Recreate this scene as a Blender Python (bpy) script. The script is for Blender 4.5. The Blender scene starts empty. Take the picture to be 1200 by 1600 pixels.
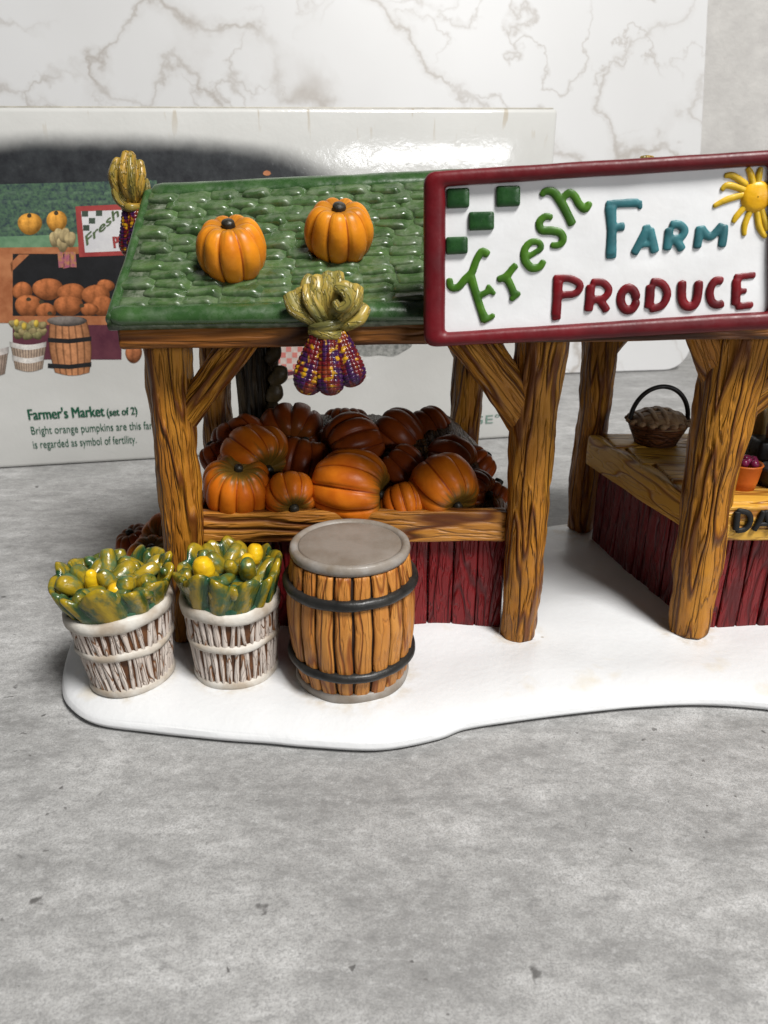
import bpy, math, random
import numpy as np
from mathutils import Vector, Matrix, Quaternion

S = 0.005            # one design unit = 5 mm (the market is a 20 cm ceramic miniature)
R = math.radians
random.seed(7); rng = np.random.default_rng(7)
scn = bpy.context.scene
col = scn.collection

# ------------------------------------------------------------------ camera, world, lamps, exposure
CH, CP, CF = 20.0, R(22.4), 1155.0
cam = bpy.data.cameras.new('camera'); cam_o = bpy.data.objects.new('camera', cam); col.objects.link(cam_o)
cam.sensor_fit = 'VERTICAL'; cam.sensor_height = 36.0; cam.sensor_width = 27.0
cam.lens = 36.0 * CF / 1600.0
cam.clip_start = 0.005; cam.clip_end = 20.0
cam_o.location = (0, 0, CH * S); cam_o.rotation_euler = (math.pi / 2 - CP, 0, 0)
cam.dof.use_dof = True; cam.dof.focus_distance = 33 * S; cam.dof.aperture_fstop = 45.0
scn.camera = cam_o

world = bpy.data.worlds.new('World'); scn.world = world; world.use_nodes = True
wb = world.node_tree.nodes['Background']
wb.inputs[0].default_value = (0.93, 0.96, 1.0, 1); wb.inputs[1].default_value = 0.04

def area(name, loc, target, sx, sy, power, color):
    l = bpy.data.lights.new(name, 'AREA'); l.shape = 'RECTANGLE'; l.size = sx; l.size_y = sy
    l.energy = power; l.color = color
    o = bpy.data.objects.new(name, l); col.objects.link(o)
    o.location = loc
    o.rotation_euler = (Vector(target) - Vector(loc)).to_track_quat('-Z', 'Y').to_euler()
    return o
# large soft ceiling panel, above and a little behind to the right; a window behind the photographer, to the right
area('ceiling_panel_light', (0.34, -0.27, 0.90), (0.02, 0.18, 0.03), 0.26, 0.26, 15.8, (1.0, 0.985, 0.96))
area('window_light', (0.58, -0.72, 0.30), (0.02, 0.33, 0.12), 0.42, 0.13, 2.6, (0.97, 0.98, 1.0))

scn.view_settings.view_transform = 'Standard'; scn.view_settings.look = 'None'
scn.view_settings.exposure = 0.10; scn.view_settings.gamma = 1.0
scn.view_settings.use_curve_mapping = False
scn.render.engine = 'CYCLES'
scn.cycles.use_denoising = True
scn.cycles.max_bounces = 6; scn.cycles.diffuse_bounces = 3

# ------------------------------------------------------------------ photo measurements -> places
_c, _s = math.cos(CP), math.sin(CP)
def ray(u, v):
    x = (u - 600) / CF; y = (800 - v) / CF
    return np.array([x, _c + y * _s, -_s + y * _c])
def aty(u, v, Y):
    d = ray(u, v); return np.array([0, 0, CH]) + d * (Y / d[1])
def atz(u, v, z):
    d = ray(u, v); return np.array([0, 0, CH]) + d * ((z - CH) / d[2])
def onplane(u, v, p0, n):
    d = ray(u, v); o = np.array([0, 0, CH]); t = np.dot(p0 - o, n) / np.dot(d, n); return o + d * t

# ------------------------------------------------------------------ noise (vectorised)
_perm = rng.permutation(512).astype(np.int64); _perm = np.concatenate([_perm, _perm, _perm])
_grad = rng.normal(size=(512, 3)); _grad /= np.linalg.norm(_grad, axis=1)[:, None]
def noise(p):
    p = np.asarray(p, float); i = np.floor(p).astype(np.int64); f = p - i; i &= 255
    u = f * f * f * (f * (f * 6 - 15) + 10); out = 0
    for dx in (0, 1):
        for dy in (0, 1):
            for dz in (0, 1):
                h = _perm[_perm[_perm[i[:, 0] + dx] % 256 + i[:, 1] + dy] % 256 + i[:, 2] + dz]
                g = _grad[h]; d = f - np.array([dx, dy, dz])
                w = (u[:, 0] if dx else 1 - u[:, 0]) * (u[:, 1] if dy else 1 - u[:, 1]) * (u[:, 2] if dz else 1 - u[:, 2])
                out = out + w * (g * d).sum(1)
    return out * 1.5
def fbm(p, n=3):
    a, o = 1.0, 0; p = np.asarray(p, float)
    for k in range(n):
        o = o + a * noise(p); p = p * 2.03 + 7.1; a *= .5
    return o

# ------------------------------------------------------------------ node materials
def mat(name):
    m = bpy.data.materials.new(name); m.use_nodes = True
    nt = m.node_tree; b = nt.nodes['Principled BSDF']
    return m, nt, b
def N(nt, t, **kw):
    n = nt.nodes.new(t)
    for k, v in kw.items():
        if k.startswith('i_'):
            n.inputs[k[2:].replace('_', ' ')].default_value = v
        else: setattr(n, k, v)
    return n
def L(nt, a, b): nt.links.new(a, b)
def coord(nt, kind='Object', scale=(1, 1, 1)):
    """Object coordinates in design units (5 mm), or the stored grain coordinate."""
    if kind == 'gc':
        a = N(nt, 'ShaderNodeAttribute', attribute_name='gc'); src = a.outputs['Vector']; k = 1.0
    else:
        a = N(nt, 'ShaderNodeTexCoord'); src = a.outputs['Object']; k = 1 / S
    info = N(nt, 'ShaderNodeObjectInfo')
    mul = N(nt, 'ShaderNodeVectorMath', operation='MULTIPLY'); mul.inputs[1].default_value = tuple(k * q for q in scale)
    L(nt, src, mul.inputs[0])
    sc = N(nt, 'ShaderNodeMath', operation='MULTIPLY'); sc.inputs[1].default_value = 37.0
    L(nt, info.outputs['Random'], sc.inputs[0])
    ad = N(nt, 'ShaderNodeVectorMath', operation='ADD'); L(nt, mul.outputs[0], ad.inputs[0]); L(nt, sc.outputs[0], ad.inputs[1])
    return ad.outputs[0]
def tex(nt, vec, scale, detail=2.0, rough=.5, dist=0.0):
    n = N(nt, 'ShaderNodeTexNoise'); n.inputs['Scale'].default_value = scale; n.inputs['Detail'].default_value = detail
    n.inputs['Roughness'].default_value = rough; n.inputs['Distortion'].default_value = dist
    L(nt, vec, n.inputs['Vector']); return n.outputs['Fac']
def ramp(nt, fac, stops, interp='LINEAR'):
    r = N(nt, 'ShaderNodeValToRGB'); cr = r.color_ramp; cr.interpolation = interp
    while len(cr.elements) < len(stops): cr.elements.new(.5)
    for e, (p, c) in zip(cr.elements, stops):
        e.position = p; e.color = (c[0], c[1], c[2], 1) if not np.isscalar(c) else (c, c, c, 1)
    L(nt, fac, r.inputs[0]); return r.outputs[0]
def mth(nt, op, a, b=None, c=None, clamp=False):
    m = N(nt, 'ShaderNodeMath', operation=op); m.use_clamp = clamp
    for k, x in enumerate((a, b, c)):
        if x is None: continue
        if isinstance(x, (int, float)): m.inputs[k].default_value = x
        else: L(nt, x, m.inputs[k])
    return m.outputs[0]
def mix(nt, fac, a, b, mode='MIX'):
    m = N(nt, 'ShaderNodeMix', data_type='RGBA', blend_type=mode)
    for sock, x in ((m.inputs[0], fac), (m.inputs[6], a), (m.inputs[7], b)):
        if isinstance(x, (int, float)): sock.default_value = x
        elif isinstance(x, (tuple, list)): sock.default_value = (x[0], x[1], x[2], 1)
        else: L(nt, x, sock)
    return m.outputs[2]
def bump(nt, b, h, strength, dist):
    n = N(nt, 'ShaderNodeBump'); n.inputs['Strength'].default_value = strength; n.inputs['Distance'].default_value = dist * S
    L(nt, h, n.inputs['Height']); L(nt, n.outputs[0], b.inputs['Normal'])
def spec(b, rough, ior=1.5, coat=0.0, coat_rough=.1, level=.32):
    b.inputs['Specular IOR Level'].default_value = level
    b.inputs['Roughness'].default_value = rough; b.inputs['IOR'].default_value = ior
    b.inputs['Coat Weight'].default_value = coat; b.inputs['Coat Roughness'].default_value = coat_rough

def wood(name, light, mid, dark, along=.14, scale=1.0, rough=.42, bd=.10, thick=.055, var=.5, warp=.5):
    """Carved and colour-washed ceramic wood: swirling grooves that run along the grain coordinate."""
    m, nt, b = mat(name)
    v = coord(nt, 'gc', (1, 1, along))
    w = N(nt, 'ShaderNodeTexNoise'); w.inputs['Scale'].default_value = .55 * scale; w.inputs['Detail'].default_value = 2
    L(nt, v, w.inputs['Vector'])
    wv = N(nt, 'ShaderNodeVectorMath', operation='MULTIPLY_ADD'); wv.inputs[1].default_value = (warp, warp, warp)
    L(nt, w.outputs['Color'], wv.inputs[0]); L(nt, v, wv.inputs[2])
    n1 = tex(nt, wv.outputs[0], 1.35 * scale, 1.0, .4)
    n2 = tex(nt, wv.outputs[0], 3.1 * scale, 1.5, .5)
    g1 = mth(nt, 'ABSOLUTE', mth(nt, 'SUBTRACT', n1, .5)); g2 = mth(nt, 'ABSOLUTE', mth(nt, 'SUBTRACT', n2, .5))
    def sm(x, e):
        r = N(nt, 'ShaderNodeMapRange', interpolation_type='SMOOTHSTEP'); L(nt, x, r.inputs[0])
        r.inputs[1].default_value = 0.0; r.inputs[2].default_value = e; return r.outputs[0]
    groove = mth(nt, 'MULTIPLY', sm(g1, thick * 2.2), mth(nt, 'ADD', mth(nt, 'MULTIPLY', sm(g2, thick * 2.0), .45), .55))
    blot = tex(nt, v, .55 * scale, 3.0, .6)
    base = mix(nt, ramp(nt, blot, [(.5 - .35 * var, 0.0), (.5 + .3 * var, 1.0)]), mid, light)
    fine = tex(nt, v, 6 * scale, 4, .65)
    base = mix(nt, mth(nt, 'MULTIPLY', ramp(nt, fine, [(.35, 1.0), (.60, 0.0)]), .45), base, mid)
    c = mix(nt, ramp(nt, groove, [(.0, 1.0), (.28, .62), (.62, .18), (1.0, 0.0)]), base, dark)
    L(nt, c, b.inputs['Base Color'])
    spec(b, rough)
    hgt = mth(nt, 'ADD', groove, mth(nt, 'MULTIPLY', fine, .35))
    bump(nt, b, hgt, 1.0, bd)
    return m
def paint(name, color, rough=.35, var=.18, vscale=.8, bd=.03, bscale=5.0, alt=None, coat=0.0, coat_rough=.15):
    """Brushed glaze or paint with mottled tone and slight surface unevenness."""
    m, nt, b = mat(name)
    v = coord(nt)
    n = tex(nt, v, vscale, 3, .55)
    a = alt or tuple(x * (1 - var * 1.6) for x in color)
    L(nt, mix(nt, ramp(nt, n, [(.36, 0.0), (.64, 1.0)]), a, color), b.inputs['Base Color'])
    n2 = tex(nt, v, bscale, 3, .6)
    r = N(nt, 'ShaderNodeMapRange'); L(nt, n2, r.inputs[0]); r.inputs[1].default_value = .3; r.inputs[2].default_value = .7
    r.inputs[3].default_value = max(.05, rough - .08); r.inputs[4].default_value = rough + .1
    spec(b, rough, coat=coat, coat_rough=coat_rough); L(nt, r.outputs[0], b.inputs['Roughness'])
    bump(nt, b, n2, .5, bd)
    return m

M = {}
M['post'] = wood('post_wood', (.50, .225, .022), (.34, .125, .012), (.115, .032, .004), along=.10, scale=1.15, bd=.18, thick=.034)
M['beam'] = wood('beam_wood', (.24, .090, .014), (.15, .048, .008), (.045, .013, .003), along=.1, scale=1.1, bd=.08)
M['rail'] = wood('rail_wood', (.52, .225, .035), (.35, .125, .018), (.11, .030, .006), along=.14, scale=.9, bd=.12, thick=.04)
M['counter'] = wood('counter_wood', (.64, .37, .055), (.50, .24, .03), (.28, .105, .015), along=.2, scale=.7, bd=.06, thick=.020)
M['barrel'] = wood('stave_wood', (.52, .230, .050), (.42, .155, .027), (.22, .062, .010), along=.16, scale=1.2, bd=.05, thick=.030)
M['barrel_core'] = paint('barrel_joint_stain', (.030, .014, .008), .6)
M['plank'] = wood('red_plank', (.175, .009, .011), (.135, .007, .008), (.070, .004, .005), along=.16, scale=1.3, rough=.36, bd=.08, thick=.035)
M['basket'] = wood('whitewashed_stave', (.58, .52, .47), (.50, .42, .36), (.22, .095, .035), along=.25, scale=1.3, rough=.55, bd=.06, thick=.014, warp=.6)
M['basket_core'] = paint('basket_joint_stain', (.13, .050, .015), .55, alt=(.05, .018, .007), vscale=1.5)
M['basket_hoop'] = paint('whitewashed_hoop', (.55, .52, .47), .5, alt=(.36, .30, .235), vscale=.9, bd=.05, bscale=4)
M['hoop'] = paint('black_hoop', (.022, .021, .019), .38, alt=(.010, .010, .010), bd=.06, bscale=3)
M['lid'] = paint('grey_lid', (.22, .185, .155), .5, alt=(.17, .135, .105), vscale=.7, bd=.03)
M['lid_rim'] = paint('grey_rim', (.27, .245, .22), .42, alt=(.19, .155, .12), vscale=1.0, bd=.05, bscale=3)
M['fruit'] = paint('berry_pink', (.30, .03, .10), .3, alt=(.16, .01, .05))
M['tub'] = paint('orange_tub', (.62, .16, .02), .4, alt=(.50, .11, .015))
M['cream'] = paint('cream_glaze', (.58, .44, .20), .3, alt=(.45, .30, .10))
M['dark_green'] = paint('dark_green_cap', (.015, .035, .02), .35)
M['loaf'] = paint('brown_crust', (.28, .12, .045), .5, alt=(.18, .07, .025))
M['dark_can'] = paint('near_black_glaze', (.018, .014, .012), .35)
M['wicker'] = wood('pie_wicker', (.24, .09, .03), (.15, .05, .018), (.05, .015, .006), along=.35, scale=2.2, bd=.08)
M['crust'] = paint('pie_crust', (.34, .22, .12), .5, alt=(.18, .095, .045), vscale=2.5, bd=.06)
M['handle'] = paint('black_handle', (.018, .016, .015), .35)
M['stem'] = paint('pumpkin_stem', (.030, .026, .018), .4, alt=(.012, .010, .008), vscale=2, bd=.06)
M['straw'] = wood('straw_wash', (.17, .085, .02), (.09, .04, .010), (.03, .012, .004), along=.12, scale=2.2, bd=.1)
M['yellow'] = paint('yellow_corn', (.72, .47, .012), .28, alt=(.58, .33, .01), vscale=1.5, bd=.05, bscale=4)
M['teal_core'] = paint('teal_wash', (.045, .115, .065), .35, alt=(.012, .055, .032), vscale=2.2, bd=.1, bscale=4)
M['frame'] = paint('red_frame', (.135, .006, .010), .42, alt=(.085, .005, .008), vscale=.5, bd=.03, bscale=2.5)
M['sign_white'] = paint('sign_white', (.80, .805, .81), .38, alt=(.75, .75, .75), vscale=.6, bd=.02, bscale=2)
M['letter_green'] = paint('letter_green', (.060, .160, .010), .42, alt=(.030, .095, .008), vscale=1.5, bd=.02)
M['letter_teal'] = paint('letter_teal', (.040, .165, .185), .42, alt=(.022, .095, .11), vscale=1.5, bd=.02)
M['letter_red'] = paint('letter_red', (.17, .005, .009), .42, alt=(.085, .003, .006), vscale=1.5, bd=.02)
M['check_green'] = paint('check_green', (.022, .075, .020), .3, alt=(.012, .045, .014), vscale=1.5, bd=.02)
M['sun_disc'] = paint('sun_disc', (.80, .44, .012), .35, alt=(.70, .34, .01))
M['sun_ray'] = paint('sun_ray', (.70, .43, .02), .35, alt=(.50, .33, .02), vscale=2)
M['letter_black'] = paint('letter_black', (.008, .0075, .007), .6)
M['stalk'] = wood('stalk_wash', (.075, .05, .022), (.045, .028, .012), (.012, .008, .004), along=.12, scale=1.8, bd=.12)
M['stalk_ear'] = paint('stalk_leaf', (.085, .060, .026), .45, alt=(.035, .024, .012), vscale=1.5, bd=.08)

def husk_mat(name, tip, mid, deep):
    m, nt, b = mat(name)
    v = coord(nt, 'gc', (1, 1, .35))
    a = N(nt, 'ShaderNodeAttribute', attribute_name='gc'); sx = N(nt, 'ShaderNodeSeparateXYZ'); L(nt, a.outputs['Vector'], sx.inputs[0])
    n = tex(nt, v, 1.5, 3, .6); n2 = tex(nt, v, 4.5, 2, .5)
    c = ramp(nt, n, [(.34, deep), (.47, mid), (.60, tip)])
    g = mth(nt, 'ABSOLUTE', mth(nt, 'SUBTRACT', n2, .5))
    r = N(nt, 'ShaderNodeMapRange', interpolation_type='SMOOTHSTEP'); L(nt, g, r.inputs[0]); r.inputs[2].default_value = .05
    c = mix(nt, mth(nt, 'ADD', mth(nt, 'MULTIPLY', r.outputs[0], .6), .4), deep, c)
    L(nt, c, b.inputs['Base Color']); spec(b, .3); bump(nt, b, mth(nt, 'ADD', r.outputs[0], n), .7, .05)
    return m
M['husk'] = husk_mat('corn_husk', (.36, .25, .050), (.23, .19, .045), (.10, .095, .03))
M['husk_dark'] = husk_mat('corn_husk_olive', (.34, .20, .03), (.22, .16, .03), (.08, .075, .02))
def green_mat(name, tip, mid, deep, teal):
    m, nt, b = mat(name)
    a = N(nt, 'ShaderNodeAttribute', attribute_name='gc'); sx = N(nt, 'ShaderNodeSeparateXYZ'); L(nt, a.outputs['Vector'], sx.inputs[0])
    v = coord(nt, 'gc', (1.2, 1, .45)); n = tex(nt, v, 1.4, 3, .6); n2 = tex(nt, coord(nt), 1.7, 3, .6)
    f = mth(nt, 'ADD', n, mth(nt, 'MULTIPLY', a.outputs['Fac'], 0.0))
    f = mth(nt, 'ADD', n, mth(nt, 'MULTIPLY', N_clamp(nt, sx.outputs[1]), .42))
    c = ramp(nt, f, [(.36, deep), (.50, mid), (.66, tip), (.80, tuple(x * 1.25 for x in tip))])
    c = mix(nt, ramp(nt, n2, [(.50, 0.0), (.64, .75)]), c, teal)
    L(nt, c, b.inputs['Base Color']); spec(b, .26, level=.5); bump(nt, b, mth(nt, 'ADD', n, mth(nt, 'MULTIPLY', n2, .4)), .7, .12)
    return m
def N_clamp(nt, x):
    r = N(nt, 'ShaderNodeClamp'); L(nt, x, r.inputs[0]); r.inputs[1].default_value = -.4; r.inputs[2].default_value = .5; return r.outputs[0]
M['green_leaf'] = green_mat('green_husk', (.27, .185, .010), (.085, .095, .010), (.012, .042, .014), (.020, .085, .045))
M['green_ear'] = green_mat('green_ear', (.30, .205, .012), (.12, .115, .012), (.025, .065, .02), (.05, .13, .07))

def pumpkin_mat(name, c1, c2, olive=.6):
    m, nt, b = mat(name)
    a = N(nt, 'ShaderNodeAttribute', attribute_name='gc'); sx = N(nt, 'ShaderNodeSeparateXYZ'); L(nt, a.outputs['Vector'], sx.inputs[0])
    # gc = (rib position 0..1 groove->crest, polar 0 top..1 bottom, angle)
    v = coord(nt); n = tex(nt, v, .9, 3, .55)
    base = mix(nt, ramp(nt, n, [(.35, 0.0), (.65, 1.0)]), c2, c1)
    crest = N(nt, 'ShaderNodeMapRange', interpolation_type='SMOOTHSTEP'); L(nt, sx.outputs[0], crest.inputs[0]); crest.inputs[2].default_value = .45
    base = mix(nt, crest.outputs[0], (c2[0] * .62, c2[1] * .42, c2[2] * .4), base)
    v2 = coord(nt, 'gc', (1.0, 1.4, 5.0)); st = tex(nt, v2, 1.6, 2, .6)
    top = N(nt, 'ShaderNodeMapRange', interpolation_type='SMOOTHSTEP'); L(nt, mth(nt, 'ADD', sx.outputs[1], mth(nt, 'MULTIPLY', st, .38)), top.inputs[0])
    top.inputs[1].default_value = .28; top.inputs[2].default_value = .50; top.inputs[3].default_value = olive; top.inputs[4].default_value = 0.0
    c = mix(nt, top.outputs[0], base, (.055, .062, .012))
    L(nt, c, b.inputs['Base Color']); spec(b, .36, level=.22)
    n2 = tex(nt, v, 5, 2, .5); bump(nt, b, n2, .4, .02)
    return m
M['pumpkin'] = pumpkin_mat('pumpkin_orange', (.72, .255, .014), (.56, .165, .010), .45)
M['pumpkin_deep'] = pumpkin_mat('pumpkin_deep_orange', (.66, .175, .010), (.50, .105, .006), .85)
M['pumpkin_shaded'] = pumpkin_mat('pumpkin_shaded_red', (.27, .052, .006), (.17, .030, .004), .3)  # darker copy of the pumpkin orange, under-roof shade put into its colour

def cob_mat():
    m, nt, b = mat('indian_corn')
    a = N(nt, 'ShaderNodeAttribute', attribute_name='Col')
    L(nt, a.outputs['Color'], b.inputs['Base Color']); spec(b, .22); return m
M['cob'] = cob_mat()

def roof_mat(name, c1, c2, dusty, rough):
    m, nt, b = mat(name)
    v = coord(nt); n = tex(nt, v, .9, 3, .6); d = tex(nt, v, 2.4, 4, .65)
    base = mix(nt, ramp(nt, n, [(.35, 0.0), (.65, 1.0)]), c2, c1)
    geo = N(nt, 'ShaderNodeNewGeometry'); s = N(nt, 'ShaderNodeSeparateXYZ'); L(nt, geo.outputs['Position'], s.inputs[0])
    c = mix(nt, mth(nt, 'MULTIPLY', ramp(nt, d, [(.45, 0.0), (.72, 1.0)]), dusty), base, (.30, .31, .24))
    L(nt, c, b.inputs['Base Color'])
    r = ramp(nt, d, [(.35, rough - .06), (.7, rough + .22)]); spec(b, rough, level=.75); L(nt, r, b.inputs['Roughness'])
    bump(nt, b, mth(nt, 'ADD', d, n), .22, .05)
    return m
M['shingle'] = roof_mat('green_shingle', (.070, .124, .042), (.032, .068, .021), .26, .27)
M['shingle_bed'] = roof_mat('green_roof_bed', (.040, .070, .026), (.018, .034, .012), .50, .40)
M['roof_trim'] = roof_mat('green_roof_trim', (.036, .086, .024), (.020, .055, .015), .08, .24)

def snow_mat():
    m, nt, b = mat('white_glazed_snow')
    v = coord(nt); n = tex(nt, v, .28, 4, .55); n2 = tex(nt, v, .16, 3, .6)
    stain = ramp(nt, n, [(.615, 0.0), (.73, .55)])
    c = mix(nt, stain, (.63, .635, .64), (.56, .48, .33))
    vo = N(nt, 'ShaderNodeTexVoronoi'); vo.inputs['Scale'].default_value = .55; L(nt, v, vo.inputs['Vector'])
    spk = ramp(nt, vo.outputs['Distance'], [(.030, 1.0), (.05, 0.0)])
    c = mix(nt, mth(nt, 'MULTIPLY', spk, ramp(nt, n2, [(.5, 0.0), (.58, .7)])), c, (.22, .17, .11))
    grm = tex(nt, v, 1.3, 4, .65)
    for (px, py, r0, r1) in ((-1.4, 27.6, 2.3, 3.3), (6.42, 30.85, .9, 1.7), (14.75, 31.2, 1.0, 1.8), (12.6, 43.2, .9, 3.2), (-6.6, 27.9, 1.6, 2.4), (-11.05, 27.45, 1.6, 2.3)):   # grime round the feet
        dv = N(nt, 'ShaderNodeVectorMath', operation='DISTANCE'); dv.inputs[1].default_value = (px, py, 1.0)
        tc = N(nt, 'ShaderNodeTexCoord'); mu = N(nt, 'ShaderNodeVectorMath', operation='MULTIPLY'); mu.inputs[1].default_value = (1 / S,) * 3; L(nt, tc.outputs['Object'], mu.inputs[0]); L(nt, mu.outputs[0], dv.inputs[0])
        mr = N(nt, 'ShaderNodeMapRange', interpolation_type='SMOOTHSTEP'); L(nt, dv.outputs['Value'], mr.inputs[0]); mr.inputs[1].default_value = r0; mr.inputs[2].default_value = r1; mr.inputs[3].default_value = 1.0; mr.inputs[4].default_value = 0.0
        c = mix(nt, mth(nt, 'MULTIPLY', mr.outputs[0], ramp(nt, grm, [(.42, 0.0), (.68, .6)])), c, (.42, .32, .18))
    L(nt, c, b.inputs['Base Color']); spec(b, .33, level=.5)
    bump(nt, b, mth(nt, 'ADD', tex(nt, v, 3.2, 3, .6), mth(nt, 'MULTIPLY', tex(nt, v, .9, 2), 1.2)), .35, .06)
    return m
M['snow'] = snow_mat()

def concrete_mat():
    m, nt, b = mat('grey_concrete_print')
    v = coord(nt)
    big = tex(nt, v, .07, 3, .55); med = tex(nt, coord(nt, 'Object', (.7, 1.3, 1)), .42, 9, .74); fine = tex(nt, coord(nt, 'Object', (.7, 1.2, 1)), 2.6, 8, .8); grain = tex(nt, v, 15.0, 3, .75)
    c = ramp(nt, med, [(.30, (.20, .197, .192)), (.44, (.31, .307, .30)), (.54, (.40, .396, .388)), (.70, (.60, .596, .588))])
    c = mix(nt, ramp(nt, big, [(.35, .35), (.60, 0.0)]), c, (.22, .217, .212))
    c = mix(nt, ramp(nt, fine, [(.52, 0.0), (.68, .60)]), c, (.54, .538, .535))
    c = mix(nt, ramp(nt, fine, [(.33, .65), (.47, 0.0)]), c, (.15, .149, .147))
    c = mix(nt, mth(nt, 'MULTIPLY', ramp(nt, grain, [(.38, 1.0), (.56, 0.0)]), .60), c, (.18, .178, .175))
    wv = N(nt, 'ShaderNodeVectorMath', operation='MULTIPLY_ADD'); wv.inputs[1].default_value = (.9, .9, .9)
    nz = N(nt, 'ShaderNodeTexNoise'); nz.inputs['Scale'].default_value = 1.8; nz.inputs['Detail'].default_value = 4; L(nt, v, nz.inputs['Vector'])
    L(nt, nz.outputs['Color'], wv.inputs[0]); L(nt, v, wv.inputs[2])
    msk = ramp(nt, tex(nt, v, .10, 2), [(.40, 0.0), (.52, .95)])
    for sc, e0, e1 in ((.36, .050, .085), (1.05, .05, .10)):          # small dark pits
        vo = N(nt, 'ShaderNodeTexVoronoi'); vo.inputs['Scale'].default_value = sc; L(nt, wv.outputs[0], vo.inputs['Vector'])
        c = mix(nt, mth(nt, 'MULTIPLY', ramp(nt, vo.outputs['Distance'], [(e0, 1.0), (e1, 0.0)]), msk), c, (.10, .097, .094))
    L(nt, c, b.inputs['Base Color']); spec(b, .46, level=.4)
    bump(nt, b, mth(nt, 'ADD', fine, mth(nt, 'MULTIPLY', grain, 1.0)), .40, .05)
    return m
M['concrete'] = concrete_mat()

def marble_mat():
    m, nt, b = mat('white_marble_print')
    v = coord(nt)
    w = N(nt, 'ShaderNodeTexNoise'); w.inputs['Scale'].default_value = .11; w.inputs['Detail'].default_value = 5; w.inputs['Roughness'].default_value = .62
    L(nt, v, w.inputs['Vector'])
    wv = N(nt, 'ShaderNodeVectorMath', operation='MULTIPLY_ADD'); wv.inputs[1].default_value = (9, 9, 9)
    L(nt, w.outputs['Color'], wv.inputs[0]); L(nt, v, wv.inputs[2])
    n = tex(nt, wv.outputs[0], .062, 1.0, .4)
    g = mth(nt, 'ABSOLUTE', mth(nt, 'SUBTRACT', n, .5))
    vein = ramp(nt, g, [(.0, 1.0), (.005, .75), (.014, .22), (.040, 0.0)])
    msk = ramp(nt, tex(nt, v, .09, 3, .6), [(.34, .25), (.55, 1.0)])
    n3 = tex(nt, wv.outputs[0], .13, 2.0, .5); g3 = mth(nt, 'ABSOLUTE', mth(nt, 'SUBTRACT', n3, .47))
    vein2 = mth(nt, 'MULTIPLY', ramp(nt, g3, [(.0, .75), (.010, .3), (.03, 0.0)]), ramp(nt, tex(nt, v, .07, 2), [(.40, 0.0), (.56, 1.0)]))
    f = mth(nt, 'MAXIMUM', mth(nt, 'MULTIPLY', vein, msk), vein2)
    base = ramp(nt, tex(nt, v, .05, 3), [(.3, (.53, .528, .525)), (.7, (.575, .575, .575))])
    L(nt, mix(nt, f, base, (.36, .335, .31)), b.inputs['Base Color']); spec(b, .45)
    return m
M['marble'] = marble_mat()

def flat(name, color, alt=None, vscale=1.0, rough=.35, var=.3):
    m, nt, b = mat(name); v = coord(nt); n = tex(nt, v, vscale, 4, .65)
    a = alt or tuple(x * (1 - var) for x in color)
    L(nt, mix(nt, ramp(nt, n, [(.35, 0.0), (.65, 1.0)]), a, color), b.inputs['Base Color']); spec(b, rough)
    b.inputs['Specular IOR Level'].default_value = .35
    return m

# ------------------------------------------------------------------ mesh helpers
def obj(name, V, F, m, parent=None, loc=None, rot=None, smooth=True, gc=None, colr=None, quat=None):
    V = np.asarray(V, float)
    me = bpy.data.meshes.new(name)
    me.from_pydata((V * S).tolist(), [], [tuple(int(i) for i in f) for f in F])
    me.update()
    if smooth: me.polygons.foreach_set('use_smooth', [True] * len(me.polygons))
    if gc is not None:
        a = me.attributes.new('gc', 'FLOAT_VECTOR', 'POINT'); a.data.foreach_set('vector', np.asarray(gc, np.float32).ravel())
    if colr is not None:
        a = me.color_attributes.new('Col', 'FLOAT_COLOR', 'POINT')
        c4 = np.ones((len(V), 4), np.float32); c4[:, :3] = colr; a.data.foreach_set('color', c4.ravel())
    me.materials.append(m)
    o = bpy.data.objects.new(name, me); col.objects.link(o)
    if parent: o.parent = parent
    if loc is not None: o.location = Vector(loc) * S
    if rot is not None: o.rotation_euler = rot
    if quat is not None: o.rotation_mode = 'QUATERNION'; o.rotation_quaternion = quat
    return o
def inst(o, parent, loc, rot=None, name=None, quat=None, scale=None):
    c = o.copy(); col.objects.link(c); c.parent = parent; c.location = Vector(loc) * S
    if rot is not None: c.rotation_euler = rot
    if quat is not None: c.rotation_mode = 'QUATERNION'; c.rotation_quaternion = quat
    if scale is not None: c.scale = scale
    return c
def tag(o, label, cat, group=None, kind=None):
    if label: o['label'] = label
    if cat: o['category'] = cat
    if group: o['group'] = group
    if kind: o['kind'] = kind
    return o
def thing(name, label, cat, loc=(0, 0, 0), rot=(0, 0, 0), group=None, quat=None):
    o = bpy.data.objects.new(name, None); col.objects.link(o); o.empty_display_size = .01
    o.location = Vector(loc) * S; o.rotation_euler = rot
    if quat is not None: o.rotation_mode = 'QUATERNION'; o.rotation_quaternion = quat
    return tag(o, label, cat, group)
def gridF(nu, nv, wrap=True):
    """faces of nv rings of nu points"""
    F = []
    for j in range(nv - 1):
        for i in range(nu if wrap else nu - 1):
            a = j * nu + i; b = j * nu + (i + 1) % nu
            F.append((a, b, b + nu, a + nu))
    return F
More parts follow.
